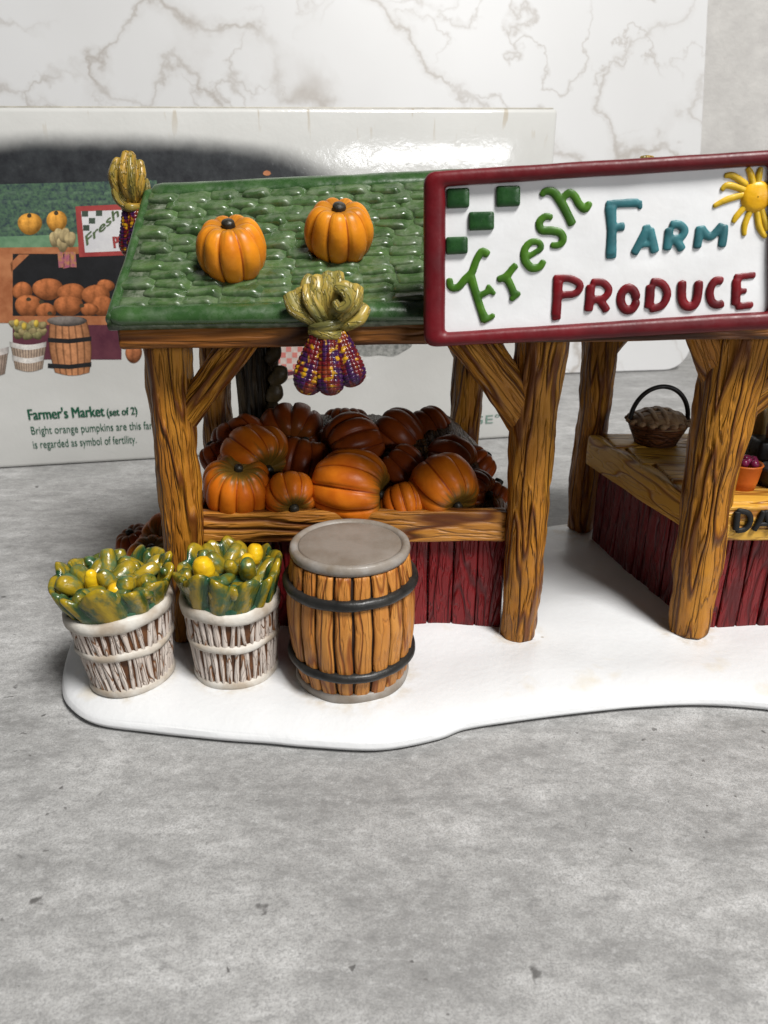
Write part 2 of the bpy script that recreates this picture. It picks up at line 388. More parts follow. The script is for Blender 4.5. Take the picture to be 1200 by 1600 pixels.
def lathe(prof, n=48, wob=0, seed=0, caps=True):
    """prof: list of (r, z). returns V, F, gc"""
    P = np.array(prof, float); th = np.linspace(0, 2 * math.pi, n, endpoint=False)
    V = np.concatenate([np.stack([r * np.cos(th), r * np.sin(th), np.full(n, z)], 1) for r, z in P])
    F = gridF(n, len(P))
    if caps:
        if P[0, 0] > 1e-4: F.append(tuple(range(n))[::-1])
        if P[-1, 0] > 1e-4: F.append(tuple((len(P) - 1) * n + i for i in range(n)))
    if wob:
        d = noise(V * .6 + seed * 3.3) * wob; rr = np.maximum(np.linalg.norm(V[:, :2], axis=1), 1e-6)
        V[:, :2] *= (1 + d / np.maximum(rr, .3))[:, None]; V[:, 2] += noise(V * .5 + 11 + seed) * wob * .5
    gc = np.stack([V[:, 0], V[:, 1], V[:, 2]], 1)
    return V, F, gc
def smooth_path(P, n, closed=False):
    P = np.array(P, float); k = len(P); out = []
    for t in np.linspace(0, k if closed else k - 1, n, endpoint=not closed):
        i = int(min(math.floor(t), (k if closed else k - 1) - 1)); f = t - i
        g = (lambda q: P[q % k]) if closed else (lambda q: P[min(max(q, 0), k - 1)])
        p0, p1, p2, p3 = g(i - 1), g(i), g(i + 1), g(i + 2)
        out.append(.5 * ((2 * p1) + (p2 - p0) * f + (2 * p0 - 5 * p1 + 4 * p2 - p3) * f * f + (3 * p1 - p0 - 3 * p2 + p3) * f ** 3))
    return np.array(out)
def sweep(path, wid, thk, up, nu=16, nv=24, rough=0, seed=0, groove=0, cap=True, smooth=True):
    """elliptical tube along a path; wid/thk are lists of half-width / half-thickness; returns V, F, gc (gc.z runs along)"""
    P = smooth_path(path, nv) if smooth else np.array(path, float); nv = len(P)
    t = np.linspace(0, 1, nv)
    W = np.interp(t, np.linspace(0, 1, len(wid)), wid); T = np.interp(t, np.linspace(0, 1, len(thk)), thk)
    if cap:   # rounded ends
        e = np.clip(np.minimum(t, 1 - t) * nv / 2.2, 0, 1); k = np.sqrt(1 - (1 - e) ** 2) * .98 + .02
        W, T = W * k, T * k
    tan = np.gradient(P, axis=0); tan /= np.linalg.norm(tan, axis=1)[:, None] + 1e-9
    up = np.array(up, float); up = np.tile(up, (nv, 1)) if up.ndim == 1 else up
    side = np.cross(tan, up); side /= np.linalg.norm(side, axis=1)[:, None] + 1e-9
    nn = np.cross(side, tan)
    th = np.linspace(0, 2 * math.pi, nu, endpoint=False)
    ln = np.concatenate([[0], np.cumsum(np.linalg.norm(np.diff(P, axis=0), axis=1))])
    V, G = [], []
    for j in range(nv):
        cw, sw = np.cos(th), np.sin(th)
        gv = 1 - groove * np.exp(-(cw / .28) ** 2) * (sw > 0)
        V.append(P[j] + np.outer(cw * W[j], side[j]) + np.outer(sw * T[j] * gv, nn[j]))
        G.append(np.stack([cw * W[j] * 1.1, sw * W[j] * 1.1, np.full(nu, ln[j])], 1))
    V = np.concatenate(V); G = np.concatenate(G)
    if rough:
        d = fbm(np.stack([G[:, 0] * 1.1 + seed * 5.1, G[:, 1] * 1.1, G[:, 2] * .45 + seed], 1), 3) * rough
        axis = np.repeat(P, nu, axis=0); r = V - axis; rl = np.linalg.norm(r, axis=1)[:, None] + 1e-6
        V = V + r / rl * d[:, None]
    F = gridF(nu, nv) + [tuple(range(nu))[::-1], tuple((nv - 1) * nu + i for i in range(nu))]
    return V, F, G
def rbox(sx, sy, sz, r=.06, nx=1, ny=1, nz=1, grain='x', rough=0, seed=0, fr=.6):
    """box centred on the origin with rounded edges and optional uneven faces"""
    def ax(s, n):
        h = s / 2; inner = np.linspace(-h + r, h - r, n + 1)
        return np.concatenate([[-h, -h + r * .3], inner, [h - r * .3, h]])
    X, Y, Z = ax(sx, nx), ax(sy, ny), ax(sz, nz)
    V, F, idx = [], [], {}
    def vid(i, j, k):
        if (i, j, k) not in idx:
            idx[(i, j, k)] = len(V); V.append((X[i], Y[j], Z[k]))
        return idx[(i, j, k)]
    a, b, c = len(X) - 1, len(Y) - 1, len(Z) - 1
    for i in range(a):
        for j in range(b):
            F.append((vid(i, j, 0), vid(i, j + 1, 0), vid(i + 1, j + 1, 0), vid(i + 1, j, 0)))
            F.append((vid(i, j, c), vid(i + 1, j, c), vid(i + 1, j + 1, c), vid(i, j + 1, c)))
    for i in range(a):
        for k in range(c):
            F.append((vid(i, 0, k), vid(i + 1, 0, k), vid(i + 1, 0, k + 1), vid(i, 0, k + 1)))
            F.append((vid(i, b, k), vid(i, b, k + 1), vid(i + 1, b, k + 1), vid(i + 1, b, k)))
    for j in range(b):
        for k in range(c):
            F.append((vid(0, j, k), vid(0, j, k + 1), vid(0, j + 1, k + 1), vid(0, j + 1, k)))
            F.append((vid(a, j, k), vid(a, j + 1, k), vid(a, j + 1, k + 1), vid(a, j, k + 1)))
    V = np.array(V); h = np.array([sx, sy, sz]) / 2
    core = np.clip(V, -(h - r), h - r); d = V - core; dl = np.linalg.norm(d, axis=1)
    k = dl > 1e-6; V[k] = core[k] + d[k] / dl[k][:, None] * r
    if rough:
        nrm = V / h; nrm = np.sign(nrm) * np.abs(nrm) ** 6; nrm /= np.linalg.norm(nrm, axis=1)[:, None] + 1e-6
        sc = {'x': (fr * .35, fr, fr), 'y': (fr, fr * .35, fr), 'z': (fr, fr, fr * .35)}[grain]
        V = V + nrm * (fbm(V * np.array(sc) + seed * 4.7, 2) * rough)[:, None]
    g = {'x': V[:, [1, 2, 0]], 'y': V[:, [0, 2, 1]], 'z': V}[grain]
    return V, F, g + seed * 3.1
def bez_offset(V, o): return V + np.array(o)
def qz(axis):   # rotation that takes +Z to axis
    return Vector((0, 0, 1)).rotation_difference(Vector(axis).normalized())

# ================================================================== SETTING
# ------------------------------------------------------------------ table sheet that sweeps up behind (flat top)
V = [(x, y, 0) for y in (-6.0, 20, 60, 100, 128.5) for x in np.linspace(-140, 140, 9)]
tag(obj('table_surface', V, gridF(9, 5, False), M['concrete']), 'grey concrete-look table top under the market and the box', 'table surface', kind='structure')
M['wall'] = paint('pale_wall', (.56, .545, .52), .6, alt=(.49, .475, .455), vscale=.30, bd=.25, bscale=.9)
V, F, G = rbox(280, 3, 125, .2, 6, 1, 4); tag(obj('back_wall', V + np.array([0, 130, 60]), F, M['wall']), 'pale grey wall behind the marble board', 'wall', kind='structure')

# ------------------------------------------------------------------ marble board leaning at the back
def marble_board():
    t = thing('marble_board', 'large white marble-look board with grey veins and rounded corner, leaning at the back', 'board')
    a = math.atan2(97.7 - 95.7, 13.2); lean = R(11.5)
    ex = Vector((math.cos(a), math.sin(a), 0)); n0 = Vector((math.sin(a), -math.cos(a), 0))
    W, Hh, rc, th = 110.0, 82.0, 3.6, .5
    pts = []
    for cx, cy, a0 in ((W - rc, rc, -90), (W - rc, Hh - rc, 0), (rc, Hh - rc, 90), (rc, rc, 180)):
        for q in np.linspace(0, 90, 9): pts.append((cx + rc * math.cos(R(a0 + q)), cy + rc * math.sin(R(a0 + q))))
    n = len(pts); e = .12
    rings = [(e, 0), (0, e), (0, th - e), (e, th)]
    V = []
    c = np.array([W / 2, Hh / 2])
    for ins, z in rings:
        for p in pts:
            d = np.array(p) - c; q = c + d * (1 - ins / np.linalg.norm(d)); V.append((q[0] - W, q[1], z))
    F = gridF(n, 4) + [tuple(range(n))[::-1], tuple(3 * n + i for i in range(n))]
    o = obj('board_panel', V, F, M['marble'], t, smooth=False)
    corner = Vector((40.6, 98.35, 0.05))
    up = Vector((0, 0, 1)) * math.cos(lean) - n0 * math.sin(lean)
    nn = ex.cross(up)
    t.matrix_world = Matrix(((ex.x, up.x, nn.x, corner.x * S), (ex.y, up.y, nn.y, corner.y * S), (ex.z, up.z, nn.z, corner.z * S), (0, 0, 0, 1)))
marble_board()

# ------------------------------------------------------------------ product box with its printed front
def product_box():
    t = thing('product_box', 'cream cardboard box behind the market, printed with a pumpkin stall picture and green text', 'box')
    A = np.array([13.98, 67.02, 0.0]); B = np.array([-31.73, 57.82, 0.0])
    ex = (A - B) / np.linalg.norm(A - B); nrm = np.array([ex[1], -ex[0], 0.0])   # towards the camera
    Wd, Hh, D = 56.0, 26.9, 17.0
    c = A - ex * Wd / 2 - nrm * D / 2
    # frame of the box: origin at bottom centre of the front face
    org = A - ex * Wd / 2
    t.matrix_world = Matrix(((ex[0], -nrm[0], 0, org[0] * S), (ex[1], -nrm[1], 0, org[1] * S), (0, 0, 1, .02 * S), (0, 0, 0, 1)))
    def loc(u, v):           # photo point -> (s, z) on the front face
        p = onplane(u, v, A, nrm) - org; return float(np.dot(p, ex)), float(p[2])
    # card material: white card, the dark soft-edged sky of the picture printed on it
    m, nt, b = mat('printed_card'); v = coord(nt)
    tc = N(nt, 'ShaderNodeTexCoord'); mul = N(nt, 'ShaderNodeVectorMath', operation='MULTIPLY'); mul.inputs[1].default_value = (1 / S,) * 3
    L(nt, tc.outputs['Object'], mul.inputs[0]); sp = N(nt, 'ShaderNodeSeparateXYZ'); L(nt, mul.outputs[0], sp.inputs[0])
    wob = tex(nt, v, .35, 3, .6)
    s560, z240 = loc(560, 245); s450, zt = loc(430, 222); _, zb = loc(300, 300); sc, zc = loc(200, 330)
    # soft ellipse of dark night sky
    rx = s560 - sc; rz = loc(200, 208)[1] - zc
    dx = mth(nt, 'DIVIDE', mth(nt, 'SUBTRACT', sp.outputs[0], sc), rx); dz = mth(nt, 'DIVIDE', mth(nt, 'SUBTRACT', sp.outputs[2], zc), rz)
    p4 = mth(nt, 'ADD', mth(nt, 'POWER', mth(nt, 'ABSOLUTE', dx), 3.0), mth(nt, 'POWER', mth(nt, 'ABSOLUTE', dz), 2.4))
    p4 = mth(nt, 'ADD', p4, mth(nt, 'MULTIPLY', mth(nt, 'SUBTRACT', wob, .5), .25))
    mk = N(nt, 'ShaderNodeMapRange', interpolation_type='SMOOTHSTEP'); L(nt, p4, mk.inputs[0])
    mk.inputs[1].default_value = .50; mk.inputs[2].default_value = 1.12; mk.inputs[3].default_value = 1; mk.inputs[4].default_value = 0
    lowz = N(nt, 'ShaderNodeMapRange', interpolation_type='SMOOTHSTEP'); L(nt, sp.outputs[2], lowz.inputs[0])
    zl = loc(200, 520)[1]; lowz.inputs[1].default_value = zl - 1.0; lowz.inputs[2].default_value = zl + 1.5
    front = mth(nt, 'LESS_THAN', mth(nt, 'ABSOLUTE', sp.outputs[1]), .2)
    f = mth(nt, 'MULTIPLY', mth(nt, 'MULTIPLY', mk.outputs[0], lowz.outputs[0]), front)
    dark = ramp(nt, tex(nt, v, 1.1, 5, .7), [(.35, (.012, .013, .016)), (.62, (.028, .031, .034)), (.8, (.07, .072, .078))])
    card = ramp(nt, tex(nt, v, .12, 4, .6), [(.3, (.50, .497, .475)), (.7, (.55, .547, .525))])
    scr = tex(nt, coord(nt, 'Object', (1.6, 1, .28)), 1.0, 2, .5)       # scuffs at the top edge
    ztop = N(nt, 'ShaderNodeMapRange'); L(nt, sp.outputs[2], ztop.inputs[0]); ztop.inputs[1].default_value = Hh - 2.6; ztop.inputs[2].default_value = Hh
    card = mix(nt, mth(nt, 'MULTIPLY', ramp(nt, scr, [(.66, 0.0), (.70, .6)]), ztop.outputs[0]), card, (.34, .27, .17))
    L(nt, mix(nt, f, card, dark), b.inputs['Base Color']); spec(b, .5, coat=1.0, coat_rough=.13)
    h = mth(nt, 'ADD', tex(nt, v, .5, 3, .6), mth(nt, 'MULTIPLY', tex(nt, v, 3.5, 2, .6), .16))
    bn = N(nt, 'ShaderNodeBump'); bn.inputs['Strength'].default_value = .22; bn.inputs['Distance'].default_value = .16 * S
    L(nt, h, bn.inputs['Height']); L(nt, bn.outputs[0], b.inputs['Normal']); L(nt, bn.outputs[0], b.inputs['Coat Normal'])
    V, F, g = rbox(Wd, D, Hh, .35, 10, 3, 6); V = V + np.array([0, D / 2, Hh / 2]); V[:, 2] += (V[:, 2] / Hh) * (V[:, 0] * .019 - .13)
    obj('carton', V, F, m, t, smooth=True)
    seamm = flat('card_edge', (.50, .47, .40))
    V, F, g = rbox(Wd - .6, .08, .1, .03); V[:, 2] += V[:, 0] * .019 - .13; obj('lid_seam', V + np.array([0, .35, Hh + .03]), F, seamm, t)
    # printed shapes: flat ink sheets on the front
    def poly(name, pts, m, layer=1):
        P = [loc(*p) for p in pts]; y = -.012 * layer
        return obj(name, [(s, y, z) for s, z in P], [tuple(range(len(P)))], m, t, smooth=False)
    def rect(name, x0, y0, x1, y1, m, layer=1): return poly(name, [(x0, y1), (x1, y1), (x1, y0), (x0, y0)], m, layer)
    mv, ntv, bv = mat('ink_picture'); at = N(ntv, 'ShaderNodeAttribute', attribute_name='Col'); nv_ = tex(ntv, coord(ntv), 2.6, 4, .7)
    L(ntv, mix(ntv, .55, at.outputs['Color'], ramp(ntv, nv_, [(.3, .35), (.7, 1.35)]), 'MULTIPLY'), bv.inputs['Base Color']); spec(bv, .4, level=.25)
    def shaded(name, cx, cy, rx, ry, c, layer, ribs=0, seed=0, wv=.03):      # printed round thing with painted light and ribs
        nr, na = 7, 40; V, C = [], []
        for i in range(nr):
            q = i / (nr - 1) * .999 + .001
            for a in np.linspace(0, 2 * math.pi, na, endpoint=False):
                k = q * (1 + wv * math.sin(3 * a + seed)); x, y = k * math.cos(a), k * math.sin(a)
                V.append((*loc(cx + rx * x, cy - ry * y),)); lam = max(0, -.30 * x + .62 * y + .72 * math.sqrt(max(0, 1 - min(1, q * q))))
                rb = 1.0
                if ribs: rb = .55 + .45 * abs(math.sin(math.asin(max(-1, min(1, x / max(.15, math.sqrt(max(.02, 1 - min(.98, y * y))))))) * ribs / 2 + .4)) ** .5
                C.append(np.array(c) * (.30 + .85 * lam) * rb)
        V = np.array([(a_, -.012 * layer, b_) for a_, b_ in V]); F = [f[::-1] for f in gridF(na, nr)]
        return obj(name, V, F, mv, t, smooth=False, colr=np.array(C))
    def shaded_quad(name, top, bot, c, layer, n=30, joints=0, bulge=0.0):     # printed barrel or basket: darker at the sides, joint lines
        V, C = [], []
        for j in range(9):
            s_ = j / 8; y = top[2] + (bot[2] - top[2]) * s_; xl = top[0] + (bot[0] - top[0]) * s_ - bulge * math.sin(math.pi * s_); xr = top[1] + (bot[1] - top[1]) * s_ + bulge * math.sin(math.pi * s_)
            for i in range(n):
                q = i / (n - 1); V.append(loc(xl + (xr - xl) * q, y + 5 * math.sin(math.pi * q))); k = .45 + .65 * math.sin(math.pi * q) ** .7
                if joints and i % joints == 0: k *= .35
                C.append(np.array(c) * k)
        V = np.array([(a_, -.012 * layer, b_) for a_, b_ in V])
        return obj(name, V, gridF(n, 9, False)[::1], mv, t, smooth=False, colr=np.array(C))
    def blob(name, cx, cy, rx, ry, m, layer=1, n=28, pw=2.0, seed=0, wv=.04):
        pts = []
        for a in np.linspace(0, 2 * math.pi, n, endpoint=False):
            k = 1 + wv * math.sin(3 * a + seed) + wv * .6 * math.sin(7 * a + 2 * seed)
            ca, sa = math.cos(a), math.sin(a)
            pts.append((cx + rx * k * math.copysign(abs(ca) ** (2 / pw), ca), cy + ry * k * math.copysign(abs(sa) ** (2 / pw), sa)))
        return poly(name, pts[::-1], m, layer)
    ink = lambda n, c, a=None, vs=1.0: flat('ink_' + n, c, a, vs, .4)
    I = dict(roof=ink('roof', (.085, .155, .085), (.030, .045, .055), 3.2), roof3=ink('roof_row', (.105, .18, .105), (.05, .075, .07), 3.0), roof2=ink('roof_edge', (.15, .26, .15), (.09, .18, .10), 1.2),
             orange=ink('orange', (.60, .25, .05), (.45, .15, .025), 1.2), rust=ink('rust', (.40, .125, .05), (.26, .07, .035), .9),
             wood=ink('wood', (.42, .17, .075), (.30, .10, .04), 1.0), red=ink('red', (.33, .055, .05), (.25, .035, .035), .8),
             maroon=ink('maroon', (.12, .035, .05), (.08, .02, .035), .8), white=ink('white', (.62, .61, .60), (.52, .51, .52), .5),
             black=ink('black', (.018, .018, .02), (.012, .012, .013)), green=ink('green', (.09, .13, .06)), check=ink('check', (.055, .075, .055)),
             tan=ink('tan', (.42, .32, .16), (.28, .21, .09), 2.0), grey=ink('grey', (.14, .13, .12), (.10, .09, .08)), bask=ink('basket', (.40, .34, .29), (.22, .14, .09), 2.0),
             stem=ink('stem', (.06, .045, .025)), yellow=ink('yellow', (.62, .42, .06)), purple=ink('purple', (.30, .07, .16), (.42, .22, .06), 3.0),
             snow=ink('snow', (.60, .59, .57), (.55, .535, .515), .25), pink=ink('pink', (.55, .20, .17), (.48, .15, .13)), cloth=ink('cloth', (.66, .55, .50)),
             bush=ink('bush', (.115, .12, .115), (.33, .33, .31), 2.2), text=ink('text_green', (.012, .085, .045), (.010, .075, .04)), ptext=ink('text_pale', (.17, .25, .21), (.15, .23, .19)))
    rect('printed_interior', -60, 398, 245, 500, I['black'], 1.3)
    poly('printed_roof', [(-60, 392), (245, 385), (245, 282), (-60, 290)], I['roof'], 2)
    poly('printed_eave', [(-60, 388), (130, 386), (130, 366), (-60, 372)], I['roof2'], 2.4)
    for j, (yy) in enumerate((300, 314, 328, 342, 356)):          # rows of printed shingles
        for k in range(9):
            x0 = -20 + k * 26 + (j % 2) * 13
            poly('printed_shingle', [(x0, yy + 5), (x0 + 19, yy + 4), (x0 + 20, yy - 1), (x0 + 2, yy)], I['roof3'] if (k + j) % 3 else I['roof'], 2.5)
    rect('printed_beam', -60, 386, 130, 397, I['wood'], 2.2)
    rect('printed_post', -30, 397, 20, 505, I['wood'], 2.2)
    poly('printed_brace', [(18, 425), (46, 398), (30, 398), (16, 412)], I['wood'], 2.2)
    rect('printed_stall_front', 20, 502, 190, 562, I['maroon'], 2.2)
    rect('printed_rail', 20, 494, 190, 508, I['wood'], 2.6)
    for (cx, cy, rx, ry) in ((35, 455, 16, 14), (75, 452, 24, 17), (112, 458, 22, 15), (150, 462, 22, 17), (165, 447, 14, 10), (45, 478, 22, 17), (72, 486, 16, 12), (107, 478, 23, 16), (140, 484, 14, 10), (160, 478, 18, 16)):
        shaded('printed_heap_pumpkin', cx, cy, rx, ry, (.52, .17, .06), 2.3 + cy * .0006, 6, seed=cx)
    for (cx, cy) in ((45, 468), (65, 472), (78, 490), (128, 478)): blob('printed_stem', cx, cy, 4, 3, I['stem'], 2.8)
    for (cx, cy, rx, ry) in ((47, 350, 19, 17), (89, 346, 16, 17)):
        shaded('printed_roof_pumpkin', cx, cy, rx, ry, (.78, .36, .06), 2.9, 7)
        blob('printed_stem', cx - 1, cy - ry * .75, 3.5, 3.5, I['stem'], 3.1)
    for dx, dy, w in ((-12, 0, 9), (-5, -5, 9), (4, -5, 9), (12, 0, 9), (0, 8, 9)): shaded('printed_husk', 98 + dx, 374 + dy, w, 12, (.50, .39, .20), 3.1 + dx * .004, 3, seed=dx, wv=.08)
    for x0, x1 in ((90, 98), (101, 105), (110, 116)):
        poly('printed_cob', [(x1 - 6, 420 - abs(x1 - 105) * .2), (x1 + 4, 418), (x0 + 8, 394), (x0, 394)], I['purple'], 3.0)
    poly('printed_sign_frame', [(124, 402), (250, 397), (250, 317), (118, 323)], I['red'], 3.2)
    poly('printed_sign_panel', [(133, 395), (250, 390), (250, 326), (127, 331)], I['white'], 3.4)
    for (x, y) in ((128, 330), (150, 329), (139, 341), (130, 352)): rect('printed_check', x, y, x + 10, y + 9, I['check'], 3.6)
    # barrel and baskets of the picture
    shaded_quad('printed_barrel', (78, 136, 502), (86, 140, 582), (.50, .22, .10), 3.2, 31, 5, 5)
    for (y0, y1) in ((526, 533), (566, 573)): poly('printed_hoop', [(75, y1 + 2), (108, y1 + 4), (143, y1), (143, y0), (108, y0 + 4), (75, y0 + 2)], I['black'], 3.5)
    shaded('printed_barrel_lid', 105, 502, 31, 8, (.22, .19, .17), 3.6)
    for k in range(16): shaded('printed_greens', 22 + (k * 7.3) % 44, 506 + (k * 5.7) % 22, 8, 6, ((.42, .34, .16), (.30, .27, .12))[k % 2], 3.0 + k * .008, 2, seed=k, wv=.12)
    for (cx, cy) in ((26, 505), (57, 506), (38, 510)): shaded('printed_corn', cx, cy, 4, 6, (.70, .50, .08), 3.18)
    shaded_quad('printed_basket', (16, 73, 535), (24, 67, 576), (.44, .33, .25), 3.25, 37, 3)
    for yy, d in ((537, 0), (558, 4)): shaded_quad('printed_basket_hoop', (15 + d, 73 - d, yy - 3), (16 + d, 72 - d, yy + 5), (.66, .62, .58), 3.4, 20)
    shaded_quad('printed_basket', (-40, 14, 545), (-34, 8, 584), (.40, .30, .24), 3.25, 37, 3); shaded_quad('printed_basket_hoop', (-40, 14, 542), (-40, 14, 552), (.60, .55, .52), 3.4, 20)
    shaded('printed_ground_pumpkin', 209, 552, 13, 15, (.48, .17, .07), 3.2, 5)
    # picture details seen under the roof
    poly('printed_cloth', [(425, 600), (470, 588), (478, 520), (425, 520)], I['cloth'], 2)
    for j in range(7):
        for k in range(5):
            if (j + k) % 2 == 0: rect('printed_check', 428 + k * 9 + j * .5, 524 + j * 9, 436 + k * 9 + j * .5, 532 + j * 9, I['pink'], 3)
    poly('printed_table_edge', [(430, 592), (470, 583), (470, 578), (430, 584)], I['maroon'], 3.2)
    blob('printed_bush', 592, 532, 48, 27, I['bush'], 2, n=40, wv=.09)
    blob('printed_chimney', 417, 271, 6, 4, I['wood'], 3)
    # lettering
    def text(body, p0, p1, hpx, m, name, bold=0.0, sx=None):
        cu = bpy.data.curves.new(name, 'FONT'); cu.body = body; cu.resolution_u = 4
        tmp = bpy.data.objects.new(name, cu); col.objects.link(tmp)
        dg = bpy.context.evaluated_depsgraph_get(); me = bpy.data.meshes.new_from_object(tmp.evaluated_get(dg))
        bpy.data.objects.remove(tmp); n = len(me.vertices); co = np.empty(n * 3); me.vertices.foreach_get('co', co); co = co.reshape(-1, 3)
        s0, z0 = loc(*p0); s1, z1 = loc(*p1); zh = loc(p0[0], p0[1] - hpx)[1] - z0
        x = co[:, 0]; x = (x - x.min()) / (x.max() - x.min())
        Vn = np.stack([s0 + (s1 - s0) * x, np.full(n, -.062), z0 + (z1 - z0) * x + co[:, 1] / .69 * zh], 1)
        if bold:
            polys = [tuple(p.vertices) for p in me.polygons]; V3 = np.concatenate([Vn, Vn + np.array([bold, -.004, 0]), Vn + np.array([-bold, -.008, 0])])
            return obj(name, V3, [tuple(i + k * n for i in p) for k in range(3) for p in polys], m, t, smooth=False)
        me.vertices.foreach_set('co', (Vn * S).ravel()); me.materials.clear(); me.materials.append(m); me.update()
        o = bpy.data.objects.new(name, me); col.objects.link(o); o.parent = t; return o
    text("Fresh", (136, 384), (186, 338), 15, I['green'], 'printed_text', .03)
    text("PRODUCE", (179, 388), (252, 384), 18, I['red'], 'printed_text', .05)
    text("Farmer's Market", (46, 656), (164, 650), 16.5, I['text'], 'printed_text', .032)
    text("(set of 2)", (168, 650), (215, 647), 11.5, I['text'], 'printed_text', .025)
    text("Bright orange pumpkins are this farmer's bounty", (50, 679), (307, 667), 12.5, I['text'], 'printed_text')
    text("is regarded as symbol of fertility.", (53, 701), (214, 692), 12.5, I['text'], 'printed_text')
    text("NEW ENGLAND", (470, 675), (655, 666), 13, I['ptext'], 'printed_text')
    text("VILLAGE\u00b0 SERIES", (660, 668), (868, 655), 13, I['ptext'], 'printed_text')
product_box()

# ------------------------------------------------------------------ white snow base of the miniature
base_out = [(-14.95, 29.5), (-14.2, 27.2), (-13.34, 25.92), (-11.96, 24.95), (-9.69, 24.47), (-6.71, 24.0), (-4.61, 23.77), (-3.05, 23.55), (-.25, 23.36), (2.06, 23.96),
            (3.3, 24.6), (5.33, 25.08), (8.13, 25.62), (10.98, 26.05), (13.8, 26.22), (16.6, 25.9), (20, 25.0), (25, 25.2), (30, 25.6), (34, 27), (36, 31), (35.4, 37), (33.5, 42), (28, 44.6),
            (20, 44.2), (13, 45.2), (8, 44.0), (1, 44.6), (-6, 45.2), (-11.5, 44), (-14.3, 40), (-14.6, 35), (-15.3, 32)]
def snow_height(P):
    return 1.0 + .26 * noise(np.stack([P[:, 0] * .22, P[:, 1] * .22, np.zeros(len(P))], 1)) + .05 * noise(np.stack([P[:, 0] * .5, P[:, 1] * .5, np.ones(len(P))], 1))
def snow_base():
    O = smooth_path(base_out, 720, True); n = len(O); C = np.array([9.0, 34.5])
    t = np.concatenate([np.linspace(0, .75, 22), 1 - np.geomspace(.24, .004, 26), [1.0]])
    V = []
    for s in t:
        P = C + (O - C) * s
        d = np.sqrt(((P[:, None, :] - O[None, :, :]) ** 2).sum(2)).min(1)
        w = 2.3; k = np.clip(d / w, 0, 1); lip = np.sqrt(np.clip(1 - (1 - k) ** 2, 0, 1)) if s < 1 else 0 * k
        z = .34 + (snow_height(P) - .34) * lip
        V.append(np.stack([P[:, 0], P[:, 1], z], 1))
    for ins, z in ((-.02, .30), (.10, .14), (.32, .06), (.9, .06)):
        d = O - C; P = C + d * (1 - ins / np.linalg.norm(d, axis=1))[:, None]; V.append(np.stack([P[:, 0], P[:, 1], np.full(n, z)], 1))
    V = np.concatenate(V)
    F = gridF(n, len(t) + 4) + [tuple((len(t) + 3) * n + i for i in range(n))]
    tag(obj('snow_mound', V, F, M['snow']), 'white glazed snow mound with wavy rim that the whole market stands on', 'snow mound')
snow_base()
def zs(x, y): return float(snow_height(np.array([[x, y]]))[0])

# ================================================================== THE MARKET
stall = thing('market_stall', 'wooden market stall with green shingle roof on bark-textured brown posts', 'market stall', (8, 36, 1))
OS = np.array([8, 36, 1.0])
# posts: (bottom, top, r bottom, r top)
posts = [((-9.45, 30.7), (-8.75, 30.6), .90, 1.0), ((6.42, 30.85), (6.55, 30.8), .93, 1.12), ((14.75, 31.2), (14.75, 31.2), 1.08, 1.40),
         ((-9.9, 42.8), (-9.7, 42.6), .85, .95), ((4.7, 42.9), (4.9, 42.7), .95, 1.0), ((12.6, 43.2), (12.35, 43.1), .95, 1.05),
         ((27.6, 31.4), (27.6, 31.4), .95, 1.1), ((27.6, 43.0), (27.4, 43.0), .95, 1.05)]
for k, ((bx, by), (tx, ty), rb, rt) in enumerate(posts):
    z0 = zs(bx, by) - .12; z1 = 15.6 if k not in (3, 4, 5, 7) else 15.8
    path = [(bx + (tx - bx) * s + .10 * math.sin(5 * s + k), by + (ty - by) * s, z0 + (z1 - z0) * s) for s in np.linspace(0, 1, 7)]
    Vv, F, G = sweep(np.array(path) - OS, [rb * .80, rb, rb * .98, (rb + rt) / 2, rt], [rb * .80, rb, rb * .98, (rb + rt) / 2, rt], (0, -1, 0), 40, 110, rough=.13, seed=k + 1)
    obj('post', Vv, F, M['post'], stall, gc=G)
# braces from posts up to the beam
def brace(p0, p1, r, seed):
    p0, p1 = np.array(p0, float), np.array(p1, float); mid = (p0 + p1) / 2
    Vv, F, G = sweep(np.array([p0, mid, p1]) - OS, [r * 1.15, r, r * 1.15], [r, r * .9, r], (0, -1, 0), 28, 50, rough=.10, seed=seed)
    obj('brace', Vv, F, M['post'], stall, gc=G)
brace((-8.85, 30.7, 11.4), (-5.3, 30.4, 15.6), .62, 21)
brace((6.3, 30.9, 11.5), (2.9, 30.4, 15.9), .85, 22)
brace((14.9, 31.2, 11.9), (19.0, 30.8, 15.8), .85, 23)
brace((14.6, 31.2, 12.6), (12.9, 30.9, 15.8), .7, 24)
brace((12.3, 43.1, 12.0), (15.3, 43.0, 15.8), .7, 25)
brace((4.8, 42.8, 12.2), (2.6, 42.8, 15.8), .7, 26)
